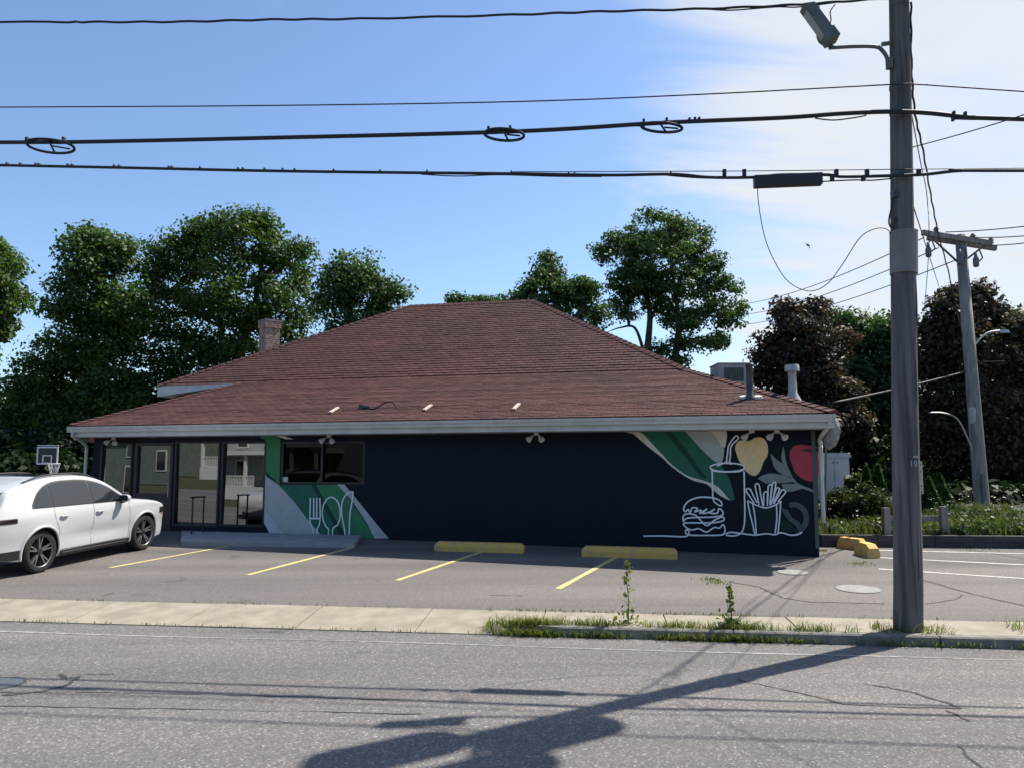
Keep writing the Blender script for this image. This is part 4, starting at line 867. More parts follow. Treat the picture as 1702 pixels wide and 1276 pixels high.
b = MB(); c = p2at(1613, 692); b.lathe(c - VZ * 0.2 - VY * .1, [(0.09, 0), (0.1, 0.03), (0.1, 0.42), (0.05, 0.46)], 12); b.build('transformer', mat('box_pale', (0.33, 0.34, 0.32), rough=.6), p2)
b = MB(); b.tube(catmull([p2at(1538, 686) - VY * .2, p2at(1563, 687) - VY * .2, p2at(1585, 697) - VY * .2, p2at(1603, 728) - VY * .15, p2at(1624, 766)], 5), 0.022, 6); b.build('bent_conduit', M_steel, p2, smooth=True)
b = MB(); b.box(p2at(1628, 820) - VY * 0.2, (0.09, 0.06, 1.1)); b.build('ground_moulding', M_lampgrey, p2)
def span(name, A, B_, sag, r, label, k=14):
    P = [A.lerp(B_, i / k) - VZ * (sag * 4 * (i / k) * (1 - i / k)) for i in range(k + 1)]; b = MB(); b.tube(P, r, 6); tag(b.build(name, M_cable, None, smooth=True), label, 'wire')
for (x0, y0, x1, y1, lab) in ((1230, 506, 1536, 395, 'highest of three thin wires rising to the far crossarm'), (1235, 523, 1560, 412, 'middle of three thin wires rising to the far crossarm'), (1225, 541, 1600, 428, 'lowest of three thin wires rising to the far crossarm')):
    span('thin_wire', at(x0, y0, 46), p2at(x1, y1), 0.35, 0.016, lab)
for (x0, y0, x1, y1, lab) in ((1572, 386, 1760, 369, 'upper thin wire leaving the far crossarm to the right'), (1620, 395, 1760, 386, 'middle thin wire leaving the far crossarm to the right'), (1650, 408, 1760, 394, 'lower thin wire leaving the far crossarm to the right')):
    span('thin_wire', p2at(x0, y0), at(x1, y1, 20), 0.05, 0.016, lab)
P = [at(1514, 5, PYD + .05), at(1515, 110, PYD + .1), at(1521, 190, PYD + 1), at(1534, 250, PYD + 2.5), at(1548, 330, PYD + 5), at(1560, 390, PYD + 7.5), at(1577, 455, PYD + 10), at(1600, 560, P2Y - .2)]
b = MB(); b.tube([p + Vector((math.sin(i * 1.5) * .008, 0, math.cos(i * 1.5) * .008)) for i, p in enumerate(catmull(P, 10))], 0.016, 6); tag(b.build('service_cable', M_cable, smooth=True), 'twisted dark cable dropping from the near pole to the leaning pole', 'cable')
P = [at(1515, 190, PYD), at(1530, 270, PYD + 3), at(1541, 330, PYD + 5.5), at(1543, 430, PYD + 6), at(1533, 545, P2Y + 8)]
b = MB(); b.tube(catmull(P, 8), 0.008, 6); tag(b.build('thin_wire', M_cable, smooth=True), 'thin wire hanging straight down between the two poles', 'wire')
span('guy_wire', at(1517, 340, PYD), at(1565, 490, P2Y + 4), 0.0, 0.008, 'thin slanting wire right of the pole sleeve')
span('thin_wire', at(1512, 246, PYD), at(1760, 172, PYD - 2.0), 0.02, 0.007, 'thin wire slanting up to the right from the pole')
span('service_cable', at(1384, 669, ER.y + 0.3), p2at(1606, 617), 0.03, 0.022, 'grey service cable from the right eave towards the leaning pole')
span('thin_wire', at(1670, 600, P2Y), p2at(1612, 600), 0.02, 0.014, 'short dark wire leaving the leaning pole below the lamp')

# ================================================================== FOLIAGE
LASTOFF = [None]
def leaf_mesh(name, C, size, m, parent=None, up=0.5, kind=None):
    n = len(C); size = size * rng.uniform(0.45, 1.5, n)
    N_ = rng.normal(size=(n, 3)) * 0.62; N_[:, 2] += up
    if LASTOFF[0] is not None and len(LASTOFF[0]) == n: N_ += LASTOFF[0] * 0.9
    LASTOFF[0] = None; N_ /= np.linalg.norm(N_, axis=1)[:, None]
    t_ = np.cross(N_, rng.normal(size=(n, 3))); t_ /= np.linalg.norm(t_, axis=1)[:, None] + 1e-9; bt = np.cross(N_, t_)
    Lh = (size * 0.62)[:, None]; Wh = (size * 0.42)[:, None]; fold = N_ * (size * 0.12)[:, None]
    V = np.stack([C - t_ * Lh, C + bt * Wh + fold - t_ * Lh * .15, C + t_ * Lh, C - bt * Wh + fold - t_ * Lh * .15], 1).reshape(-1, 3)
    return npmesh(name, V, np.arange(4 * n).reshape(n, 4), m, parent)
def clusters(c, r, ncl, cr, shell=0.55):
    """cluster centres spread mostly near the skin of an ellipsoid"""
    d = rng.normal(size=(ncl, 3)); d /= np.linalg.norm(d, axis=1)[:, None]
    k = shell + (1 - shell) * rng.random(ncl) ** 0.6; return np.array(c) + d * k[:, None] * (np.array(r) - cr * 0.5)
def foliage_points(cc, per, cr, flat=0.62):
    n = len(cc) * per; d = rng.normal(size=(n, 3)); d /= np.linalg.norm(d, axis=1)[:, None]
    LASTOFF[0] = d; k = rng.random(n) ** 0.45; off = d * (k * np.repeat(rng.uniform(.65, 1.25, len(cc)) * cr, per))[:, None]; off[:, 2] *= flat
    return np.repeat(cc, per, 0) + off
def tree(name, label, Yd, blobs, trunks, m, cr=0.9, dens=1.0, leaf=0.26, group=None, base_px=None, bark=M_bark, per=46, depthf=1.0, limbs=True, trunk_r=0.3, shell=.42, grow=1.1):
    s_ = Yd / F; bx_ = base_px if base_px is not None else blobs[0][0]
    base = at(bx_, 760, Yd); base.z = 0.5
    t_ = thing(name, base, label, 'tree', group); allc = []; bl = []
    for px, py, rx, ry in blobs:
        rx *= grow; ry *= grow
        c = at(px, py, Yd + rng.uniform(-1, 1) * 0.4 * rx * s_); r = (rx * s_, max(rx, ry) * s_ * 0.9 * depthf, ry * s_)
        area = (rx * s_) * (ry * s_); ncl = max(6, int(area / (cr * cr) * 8.5 * dens)); cc = clusters(c, r, ncl, cr, shell); allc.append(cc); bl.append((c, r, cc))
    cc = np.concatenate(allc); P = foliage_points(cc, int(per * 2.3), cr)
    leaf_mesh('crown', P, leaf * .62, m, t_)
    b = MB(); tr0 = trunk_r
    if not trunks:
        hi = max(bl, key=lambda q: q[0].z)[0]; trunks = [[base, base.lerp(hi, .35) + Vector((rng.uniform(-.3, .3), 0, 0)), hi]]
    else: trunks = [[at(px, py, Yd) for px, py in tr] for tr in trunks]
    for ti, tr in enumerate(trunks):
        pts_ = catmull(tr, 5); n = len(pts_); trunk_r = tr0 * (1 if ti < 2 else .4)
        b.tube(pts_, [trunk_r * (1 - 0.85 * i / (n - 1)) for i in range(n)], 8)
    if limbs:
        for c, r, cl in bl:
            src = min((p for tr in trunks for p in catmull(tr, 5)), key=lambda p: (p - c).length + (2.5 * max(0, p.z - c.z + 0.3)))
            mid = src.lerp(c, .5) + Vector((0, 0, 0.25)); b.tube(catmull([src, mid, c], 4), [0.09, 0.085, .08, .075, .07, .06, .05, .045, .04], 6)
            for q in cl[rng.permutation(len(cl))[:min(9, len(cl))]]:
                q = Vector(q); m2 = c.lerp(q, .5) + Vector((0, 0, -0.1)); b.tube([c, m2, q], [0.04, 0.025, 0.01], 5)
    b.build('trunk', bark, t_, smooth=True); return t_
TG = 'trees behind the restaurant'
tree('maple_tree', 'green tree cut off by the left edge of the picture', 33, [(-25, 470, 60, 75), (-10, 540, 35, 35), (-30, 420, 45, 45), (-10, 500, 48, 55), (-75, 600, 50, 90)], None, M_green, 0.75, 1.1, .24, TG, -90)
tree('maple_tree', 'tall dark maple rising left of the chimney, second from the left edge', 41, [(165, 430, 62, 58), (150, 400, 35, 30), (190, 420, 45, 38), (140, 505, 68, 62), (210, 520, 60, 62), (120, 590, 62, 62), (190, 620, 70, 70), (60, 640, 58, 55), (150, 690, 95, 60), (25, 700, 50, 55), (90, 740, 80, 50), (180, 560, 55, 55)], [[(150, 790), (152, 650), (165, 430)]], M_green, 1.0, 1.0, .27, TG)
tree('maple_tree', 'broadest green maple, directly behind the brick chimney', 43, [(300, 430, 58, 55), (400, 400, 75, 55), (430, 370, 38, 28), (350, 390, 50, 42), (480, 440, 52, 58), (260, 450, 30, 60), (290, 520, 70, 62), (380, 490, 85, 70), (470, 520, 65, 62), (310, 600, 75, 60), (400, 590, 85, 60), (490, 600, 60, 50), (260, 660, 60, 50), (340, 680, 80, 45)], [[(380, 790), (375, 640), (365, 520), (350, 400)], [(375, 640), (420, 520), (440, 400)]], M_green, 1.05, 1.0, .27, TG)
tree('maple_tree', 'smaller rounded tree right of the chimney above the left roof slope', 39, [(590, 450, 48, 42), (560, 500, 40, 55), (620, 480, 50, 45), (655, 490, 32, 28), (600, 540, 70, 45), (560, 580, 50, 45)], [[(590, 720), (585, 600), (580, 490), (590, 440)], [(585, 600), (610, 520), (635, 480)]], M_green2, 0.8, .8, .25, TG)
tree('distant_tree', 'little treetop just showing above the roof ridge', 50, [(760, 500, 22, 20), (795, 503, 28, 16), (820, 506, 20, 14)], None, M_green2, 0.65, .8, .24, TG)
tree('birch_tree', 'pale green pointed tree behind the right end of the ridge', 37, [(915, 445, 26, 32), (905, 480, 52, 34), (870, 500, 36, 28), (945, 500, 42, 40), (978, 480, 22, 28), (985, 520, 24, 38), (950, 550, 40, 35)], [[(930, 720), (925, 560), (918, 440)], [(925, 560), (965, 520), (980, 470)]], M_green2, 0.62, .62, .22, TG, grow=1.15)
tree('ash_tree', 'airy tall tree with two dark trunks right of the roof ridge', 42, [(1090, 385, 60, 42), (1040, 415, 50, 42), (1140, 400, 50, 42), (1090, 430, 75, 45), (1165, 435, 42, 36), (1010, 415, 26, 20), (1060, 470, 52, 32), (1130, 475, 62, 36), (1195, 480, 38, 30), (1040, 510, 30, 32), (1180, 525, 50, 34), (1225, 520, 20, 26), (1130, 530, 42, 32), (1095, 580, 26, 22), (1095, 505, 34, 22), (1045, 475, 36, 30), (1160, 570, 48, 22), (1195, 565, 26, 20), (1125, 600, 30, 16)],
     [[(1075, 690), (1076, 590), (1080, 520), (1068, 460), (1060, 420)], [(1122, 690), (1122, 600), (1128, 540), (1120, 470), (1110, 410)], [(1078, 540), (1100, 490), (1120, 430)], [(1070, 585), (1055, 545), (1030, 545), (1010, 552)], [(1125, 560), (1150, 530), (1178, 522)]], M_green2, 0.68, .6, .21, TG, trunk_r=0.26, grow=1.13)
tree('copper_maple', 'copper leaved maple right of the metal flue', 31, [(1330, 560, 52, 45), (1290, 590, 40, 45), (1365, 590, 45, 55), (1300, 640, 48, 45), (1380, 650, 50, 45), (1340, 610, 55, 50), (1400, 700, 45, 45), (1330, 700, 60, 50), (1350, 530, 28, 22), (1310, 525, 16, 14), (1308, 512, 9, 9), (1355, 512, 14, 10), (1268, 590, 18, 14), (1262, 625, 20, 14), (1395, 560, 30, 24)], None, M_purple, 0.72, 1.0, .22, 'trees behind the right hand lot', 1345)
tree('maple_tree', 'green tree between the copper maple and the near pole', 34, [(1420, 560, 45, 45), (1460, 545, 38, 38), (1440, 610, 60, 55), (1490, 590, 45, 55), (1400, 530, 26, 20), (1460, 680, 70, 60), (1490, 650, 45, 55), (1390, 640, 50, 60)], None, M_green2, 0.8, 1.1, .24, 'trees behind the right hand lot', 1450)
tree('copper_maple', 'large copper maple behind the leaning pole', 29, [(1590, 530, 50, 42), (1630, 515, 40, 30), (1560, 580, 45, 48), (1620, 590, 65, 60), (1680, 560, 50, 45), (1560, 650, 45, 55), (1620, 680, 70, 60), (1690, 660, 60, 65), (1570, 720, 50, 50), (1740, 590, 60, 60), (1650, 740, 70, 55), (1725, 720, 70, 60), (1610, 495, 16, 12), (1628, 482, 10, 8), (1572, 505, 16, 12), (1585, 490, 10, 8), (1545, 545, 16, 14), (1650, 520, 20, 14), (1545, 610, 20, 16)], None, M_purple, 0.72, 1.1, .22, 'trees behind the right hand lot', 1650)
tree('maple_tree', 'green tree at the far right edge behind the copper maple', 35, [(1690, 540, 50, 38), (1650, 590, 50, 50), (1720, 580, 60, 60), (1760, 640, 60, 70), (1690, 620, 45, 40)], None, M_green2, 0.8, 1.0, .24, 'trees behind the right hand lot', 1720)
# dark understorey masses: hedge line behind the car and the wood behind the right-hand bank
def mass(name, label, boxes, m, cr, per, leaf, dens=1.0):
    A = []
    for (px, py, Yd, rx, ry, rz) in boxes:
        c = at(px, py, Yd); s_ = Yd / F; r = (rx * s_, rz, ry * s_); ncl = int(rx * s_ * ry * s_ / (cr * cr) * 5 * dens) + 4; A.append(clusters(c, r, ncl, cr, .35))
    o = leaf_mesh(name, foliage_points(np.concatenate(A), per, cr, .75), leaf, m); return tag(o, label, 'undergrowth', kind='stuff')
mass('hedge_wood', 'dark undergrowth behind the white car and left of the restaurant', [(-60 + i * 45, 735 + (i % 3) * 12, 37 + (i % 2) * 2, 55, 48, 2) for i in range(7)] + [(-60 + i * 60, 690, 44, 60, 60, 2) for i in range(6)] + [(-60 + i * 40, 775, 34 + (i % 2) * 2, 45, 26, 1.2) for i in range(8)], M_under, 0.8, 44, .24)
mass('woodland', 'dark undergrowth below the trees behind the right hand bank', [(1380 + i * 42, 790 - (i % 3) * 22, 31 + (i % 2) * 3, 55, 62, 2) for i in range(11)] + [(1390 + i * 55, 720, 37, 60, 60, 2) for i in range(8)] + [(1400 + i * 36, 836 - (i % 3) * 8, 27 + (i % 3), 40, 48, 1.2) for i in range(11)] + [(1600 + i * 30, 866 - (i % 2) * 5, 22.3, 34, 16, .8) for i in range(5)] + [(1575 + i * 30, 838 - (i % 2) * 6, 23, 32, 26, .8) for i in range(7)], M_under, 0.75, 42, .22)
mass('far_woodland', 'far belt of trees along the horizon', [(-900 + i * 130, 715, 90, 100, 60, 4) for i in range(9)] + [(300 + i * 130, 720, 90, 100, 50, 4) for i in range(9)] + [(1800 + i * 130, 715, 80, 100, 60, 4) for i in range(7)], M_dkgreen, 2.4, 40, .7)

def bush(name, label, blobs, Yd, m, cr, per, leaf, cat='bush', group=None, base=None):
    A = []; s_ = Yd / F; c0 = base or at(blobs[0][0], blobs[0][1] + blobs[0][3], Yd); t_ = thing(name, c0, label, cat, group)
    for px, py, rx, ry in blobs:
        c = at(px, py, Yd); r = (rx * s_, rx * s_, ry * s_); A.append(clusters(c, r, int(rx * ry * s_ * s_ / (cr * cr) * 7) + 6, cr, .6))
    cc = np.concatenate(A); leaf_mesh('foliage', foliage_points(cc, per, cr, .9), leaf, m, t_)
    b = MB()
    for q in cc[rng.permutation(len(cc))[:14]]: b.tube([c0 - VZ * 0.1, c0.lerp(Vector(q), .5) + VZ * .03, Vector(q)], [0.03, 0.02, 0.006], 5)
    b.build('stems', M_bark, t_); return t_
M_bush = leafmat('leaves_bush', (0.022, 0.04, 0.014), (0.07, 0.092, 0.028), (1.3, 1.4, 0.5), spec=.15)
bush('rounded_bush', 'rounded dark green bush beside the white cabinet', [(1425, 840, 52, 38), (1395, 848, 30, 32), (1462, 850, 30, 32), (1430, 866, 52, 24)], 19.4, M_bush, 0.2, 70, .06)
bush('leafy_shrub', 'yellow green leafy plant at the foot of the rounded bush', [(1452, 872, 24, 16), (1440, 876, 16, 12), (1470, 874, 16, 14)], 18.6, M_shrub, 0.13, 40, .10)
bush('leafy_shrub', 'small bright shrub showing above the rounded bush', [(1420, 800, 14, 12), (1432, 806, 12, 10)], 21, M_shrub, 0.16, 30, .12, base=L(1424, 872))
def cone_tree(px, ptop_, pbot, wpx, Yd, label):
    s_ = Yd / F; n = 4200; base = at(px, pbot, Yd); h = (pbot - ptop_) * s_; t_ = thing('arborvitae', base, label, 'shrub', 'arborvitae in the bank')
    z = rng.random(n) ** 1.5; a = rng.random(n) * 2 * np.pi; lump = 1 + .18 * np.sin(a * 5 + z * 9)
    r = wpx * s_ / 2 * (1 - z) ** 0.85 * lump * (0.72 + 0.28 * rng.random(n)); C = np.stack([base.x + r * np.cos(a), base.y + r * np.sin(a), base.z + z * h], 1)
    leaf_mesh('foliage', C, .085, M_thuja, t_, up=.2); b = MB(); b.tube([base - VZ * .1, base + VZ * h * .9], [.05, .01], 6); b.build('stem', M_bark, t_)
cone_tree(1443, 776, 858, 34, 20.6, 'small pointed arborvitae above the rounded bush, left one')
cone_tree(1463, 774, 860, 40, 20.4, 'pointed arborvitae touching the left side of the near pole')
cone_tree(1548, 795, 878, 56, 20.5, 'low arborvitae behind the wooden post, left one')
cone_tree(1566, 788, 880, 60, 20.8, 'taller arborvitae behind the wooden post, right one')
# weeds and grass
M_bankgrass = leafmat('bank_grass_blades', (0.04, 0.065, 0.014), (0.13, 0.15, 0.045), (1.3, 1.4, 0.6))
def blades(name, label, pts_, h, m, wid=0.012, kind='stuff', lean=.5, parent=None, per=1):
    pts_ = np.asarray(pts_); n = len(pts_); hh = h * rng.uniform(.4, 1.25, n); a = rng.random(n) * 2 * np.pi; ln = lean * rng.random(n) * hh
    d = np.stack([np.cos(a), np.sin(a), np.zeros(n)], 1); sd_ = np.stack([-np.sin(a), np.cos(a), np.zeros(n)], 1) * wid * rng.uniform(.6, 1.4, n)[:, None]
    zz = np.array([0, 0, 1.0]); m1 = pts_ + d * (ln * .35)[:, None] + zz * (hh * .6)[:, None]; tp = pts_ + d * ln[:, None] + zz * (hh * rng.uniform(.7, 1, n))[:, None]
    V = np.stack([pts_ - sd_, pts_ + sd_, m1 + sd_ * .8, tp, m1 - sd_ * .8], 1).reshape(-1, 3); i = np.arange(n) * 5
    Fq = np.concatenate([np.stack([i, i + 1, i + 2, i + 4], 1), np.stack([i + 4, i + 2, i + 3, i + 3], 1)])
    # second face is a triangle: build as two lists
    me = bpy.data.meshes.new(name); q = np.stack([i, i + 1, i + 2, i + 4], 1); t3 = np.stack([i + 4, i + 2, i + 3], 1)
    me.vertices.add(len(V)); me.vertices.foreach_set('co', V.astype(np.float32).ravel()); me.loops.add(7 * n)
    me.loops.foreach_set('vertex_index', np.concatenate([q.ravel(), t3.ravel()]).astype(np.int32)); me.polygons.add(2 * n)
    me.polygons.foreach_set('loop_start', np.concatenate([np.arange(n) * 4, 4 * n + np.arange(n) * 3]).astype(np.int32)); me.update(calc_edges=True); me.materials.append(m)
    o = link(name, me, parent); return tag(o, label, 'grass' if label else None, kind=kind)
def kerb_grass(t0, t1, n, s0, s1, z): 
    t_ = rng.uniform(t0, t1, n); s_ = rng.uniform(s0, s1, n); keep = rng.random(n) < (0.5 + .5 * np.sin(t_ * 5.1) * np.sin(t_ * 2.3 + 1)) ; t_, s_ = t_[keep], s_[keep]
    p = np.array(SO)[None] + t_[:, None] * np.array(es) + s_[:, None] * np.array(ns); p[:, 2] = z; return p
g = [kerb_grass(KX - .6, KX + 3.9, 3800, 0.10, 0.26, -.01), kerb_grass(KX - .6, KX + 3.2, 2600, -0.05, 0.02, -.11), kerb_grass(KX - .75, KX + .15, 1200, 0.05, .42, -.08), kerb_grass(3.5, 7.8, 500, -.03, 0.0, -.11), kerb_grass(3.5, 7.5, 300, .15, .22, 0),
     kerb_grass(6.2, 8.4, 900, .15, .9, 0), kerb_grass(4.5, 5.4, 260, .1, .5, 0), kerb_grass(-9, 0.3, 500, -.04, .03, -.10), kerb_grass(-9, 9, 420, 1.0, 1.1, 0.0), kerb_grass(-.5, 4.0, 500, 1.0, 1.12, 0.0)]
blades('kerb_grass', 'ragged yellow green grass growing along the kerb', np.concatenate(g[:4] + g[6:7]), .12, M_grass, .005, lean=2.0)
blades('sidewalk_grass', 'short grass in the sidewalk joints and edges', np.concatenate(g[7:]), .05, M_grass, .005, lean=1.0)
blades('verge_grass', 'tuft of grass on the sidewalk at the right edge', g[5], .14, M_grass, .006, lean=1.0)
def bank_pts(n, u0, u1, s0, s1):
    u = rng.uniform(u0, u1, n); s_ = rng.uniform(s0, s1, n); p = np.array(pa)[None] + u[:, None] * np.array(rd) + s_[:, None] * np.array(rn); p[:, 2] = np.array([min(zlot(q[0], q[1]), .62) + .2 + .07 * v for q, v in zip(p, s_)]); return p
blades('bank_grass', 'long weeds and grass on the bank behind the retaining wall', np.concatenate([bank_pts(3800, 0, rl, 0.05, 1.8), bank_pts(2600, 2.2, rl, 0.3, 4.0)]), .25, M_bankgrass, .010, lean=.9)
wc_ = bank_pts(150, .1, rl, .1, 3.2); wc_[:, 2] += rng.uniform(-.05, .1, len(wc_))
o = leaf_mesh('bank_weeds', foliage_points(wc_, 60, .24, .9), .075, M_dkgreen, up=.4); tag(o, 'low dark leafy weeds between the grass on the bank', 'weeds', kind='stuff')
wc_ = bank_pts(34, 1.2, rl, .1, 1.2); wc_[:, 2] += rng.uniform(.02, .2, len(wc_))
o = leaf_mesh('bright_weeds', foliage_points(wc_, 60, .2, .9), .07, M_shrub, up=.4); tag(o, 'bright yellow green weeds along the top of the retaining wall', 'weeds', kind='stuff')
fp = bank_pts(34, .2, rl, .2, 3.0); fp[:, 2] += rng.uniform(.3, .75, len(fp))
V = []; 
o = leaf_mesh('wild_flowers', np.repeat(fp, 4, 0) + rng.normal(size=(len(fp) * 4, 3)) * np.array([.03, .03, .012]), .035, M_flower, up=2.0); tag(o, 'small white wild flowers scattered over the bank', 'flowers', kind='stuff')
wp_ = np.concatenate([np.array(L(x, y))[None] + rng.normal(size=(k, 3)) * np.array([w_, w_, 0]) for x, y, k, w_ in ((1560, 905, 260, .25), (1600, 908, 160, .3), (1640, 910, 120, .25), (1425, 936, 60, .1), (1432, 937, 60, .12), (1195, 967, 120, .12), (1180, 962, 90, .08), (1366, 915, 150, .06), (1364, 905, 100, .05))])
for r_ in range(len(wp_)): wp_[r_, 2] = zlot(wp_[r_, 0], wp_[r_, 1])
blades('lot_weeds', 'low dry weeds in the lot cracks near the corner', wp_, .035, M_grass, .006, lean=1.0)
def tall_weed(px, pbot, ptop_, label, m, leafsize, n):
    base = hit(px, pbot, Vector((0, 0, 0)), VZ); Yd = base.y; h = (pbot - ptop_) / F * Yd; t_ = thing('tall_weed', base, label, 'weed', 'tall weeds at the kerb')
    b = MB(); st_ = catmull([base - VZ * .02, base + Vector((.01, 0, h * .35)), base + Vector((-.015, 0, h * .7)), base + Vector((-.005, 0, h))], 4); b.tube(st_, [.008 * (1 - .7 * i / (len(st_) - 1)) for i in range(len(st_))], 6); b.build('stem', m, t_)
    C = []
    for i in range(n):
        f = rng.random() ** .8; p = base + VZ * (h * f); w = (.085 * (1 - f) ** 1.5 + .022); C.append((p.x + rng.normal() * w * .8, p.y + rng.normal() * w * .8, p.z + rng.normal() * .03))
    for i in range(46): p = base + Vector((rng.normal() * .07, rng.normal() * .06, abs(rng.normal()) * .07)); C.append(tuple(p))
    leaf_mesh('leaves', np.array(C), leafsize, m, t_, up=.4)
    for i in range(7):
        f = rng.uniform(.1, .75); p = base + VZ * (h * f); a = rng.random() * 6.3; q = p + Vector((math.cos(a) * .09 * (1.2 - f), math.sin(a) * .09 * (1.2 - f), .05)); b = MB(); b.tube([p, q], [.004, .002], 5); b.build('twig', m, t_)
    return t_
tall_weed(1044, 1036, 931, 'tall leafy weed at the kerb in front of the burger drawing', M_grass, .05, 95)
tall_weed(1215, 1043, 976, 'shorter reddish weed at the kerb midway to the pole', M_shrub, .05, 85)

# ================================================================== small things on the right and left
cab = L(1391, 872); cY = cab.y + 1.5
c0, c1 = at(1372, 818, cY), at(1412, 752, cY); cwid = 0.95
cx_ = (c0.x + c1.x) / 2 - 0.12; zb0 = zlot(cx_, cY) + 0.1
cb_ = thing('storage_cabinet', (cx_, cY + .35, zb0), 'white plastic storage cabinet behind the right corner of the restaurant', 'cabinet')
M_cabw = mat('cabinet_white', (0.50, 0.48, 0.47), (0.58, 0.56, 0.54), 3, .5)
b = MB(); b.box((cx_, cY + .35, (zb0 + c1.z - .12) / 2), (cwid, .7, c1.z - .12 - zb0)); b.build('body', M_cabw, cb_)
b = MB(); zt0 = c1.z - .14; prof = [(-.52, 0), (-.53, .06), (-.46, .14), (.46, .14), (.53, .06), (.52, 0)]
b.prism([Vector((cx_ + x, cY - .03, zt0 + z)) for x, z in prof], (0, .78, 0)); b.build('lid', M_cabw, cb_)
for dx in (-.22, .24):
    b = MB(); b.box((cx_ + dx, cY - .008, (zb0 + zt0) / 2), (.40, .014, zt0 - zb0 - .08)); d_ = b.build('door', M_cabw, cb_); b = MB(); b.box((cx_ + dx * .25 + .05, cY - .02, zt0 - .14), (.05, .012, .03)); b.build('latch', M_black, d_)
fpz = min((ra + rd * (rl * i / 80) for i in range(81)), key=lambda p: abs(CX + F * p.x / p.y - 1569)); fY = fpz.y + .38
fe = thing('wooden_rail_fence', at(1569, 884, fY), 'short weathered wooden post and rail right of the pole', 'fence')
b = MB(); p0, p1 = at(1569, 892, fY), at(1568, 841, fY); b.box((p0 + p1) / 2, (.14, .14, (p1 - p0).length)); b.build('post', M_pole2, fe)
b = MB(); p0, p1 = at(1568, 892, fY), at(1575, 882, fY)
b = MB(); p0, p1 = at(1470, 862, fY + .1), at(1563, 860, fY + .08); b.box((p0 + p1) / 2, ((p1 - p0).length, .05, .12)); b.build('rail', M_pole2, fe)
b = MB(); p0, p1 = at(1470, 884, fY + .1), at(1563, 883, fY + .08); b.box((p0 + p1) / 2, ((p1 - p0).length, .05, .12)); b.build('rail', M_pole2, fe)
b = MB(); p0, p1 = at(1473, 892, fY), at(1473, 843, fY); b.box((p0 + p1) / 2, (.14, .14, (p1 - p0).length)); b.build('post', M_pole2, fe)
# basketball hoop
BY = 29.0
bh = thing('basketball_hoop', at(78, 790, BY) - VZ * 2.0, 'white framed basketball hoop in the dark garden behind the white car', 'basketball hoop')
gzb = .55
b = MB(); pt_ = at(80, 738, BY + .25); b.tube([Vector((pt_.x, pt_.y + .35, gzb)), Vector((pt_.x, pt_.y + .35, pt_.z - .5)), pt_], .05, 8); b.build('post', M_black, bh)
A_, B2 = at(63, 742, BY), at(96, 771, BY); bw_, bh2 = B2.x - A_.x, A_.z - B2.z; bc = (A_ + B2) / 2
b = MB(); b.box(bc, (bw_, .03, bh2)); b.build('backboard', mat('backboard', (0.03, 0.028, 0.03), rough=.3), bh)
M_wf = mat('hoop_white', (.72, .72, .72), rough=.6)
def framebox(c, w, h, t, name, y):
    b = MB(); 
    for dx, dz, ww, hh in ((0, h / 2, w + t, t), (0, -h / 2, w + t, t), (-w / 2, 0, t, h - t), (w / 2, 0, t, h - t)): b.box(c + Vector((dx, y, dz)), (ww, .02, hh))
    b.build(name, M_wf, bh)
framebox(bc, bw_ - .04, bh2 - .04, .05, 'board_frame', -.026); framebox(bc + Vector((0, 0, -.14)), bw_ * .4, bh2 * .42, .04, 'target_frame', -.028)
b = MB(); b.box(A_ + Vector((bw_ / 2, 0, .05)), (bw_, .03, .03)); b.build('top_bar', M_wf, bh)
rc = at(90, 770, BY - .3); rr = .2
b = MB(); b.tube([rc + Vector((rr * math.cos(R(a)), rr * math.sin(R(a)), 0)) for a in range(0, 361, 20)], .012, 5, cap=False); b.tube([rc + Vector((0, rr, 0)), rc + Vector((-.05, .3, 0))], .015, 5); b.build('rim', M_wf, bh)
b = MB()
for i in range(10):
    a = 2 * math.pi * i / 10; a2 = a + .5
    b.tube([rc + Vector((rr * math.cos(a), rr * math.sin(a), 0)), rc + Vector((rr * .55 * math.cos(a2), rr * .55 * math.sin(a2), -.36))], .007, 4); b.tube([rc + Vector((rr * math.cos(a), rr * math.sin(a), 0)), rc + Vector((rr * .55 * math.cos(a - .5), rr * .55 * math.sin(a - .5), -.36))], .007, 4)
o = b.build('net', M_wf, bh); o['kind'] = 'stuff'
# bird in the sky
bp = at(1343, 408, 24); s_ = 24 / F
bv = [(-7, 0, -4), (-2, 0, -3), (1, 0, -1), (3, 0, 1), (4, 0, 2)]
b = MB()
body = [Vector((-3, 0, 1.8)), Vector((-1, 0, .8)), Vector((1.5, 0, -.6)), Vector((3, 0, -1.4))]
b.tube([bp + p * s_ for p in body], [.012, .034, .030, .008], 7)
wl_ = [(-1.5, 0, 1), (-3, -1, 3.2), (-7, -2, 4.6), (-3.2, -1, 2.2), (0, 0, .3)]
b.prism([bp + Vector(p) * s_ for p in wl_], (0.004, .012, .004)); wr_ = [(1.2, 0, 0), (3.2, 1, -2.2), (3.4, 2, -7), (2.0, 1, -2.6), (-.2, 0, .2)]
b.prism([bp + Vector(p) * s_ for p in wr_], (.004, .012, .004)); tag(b.build('bird', M_black), 'small dark swallow flying left of the near pole', 'bird')

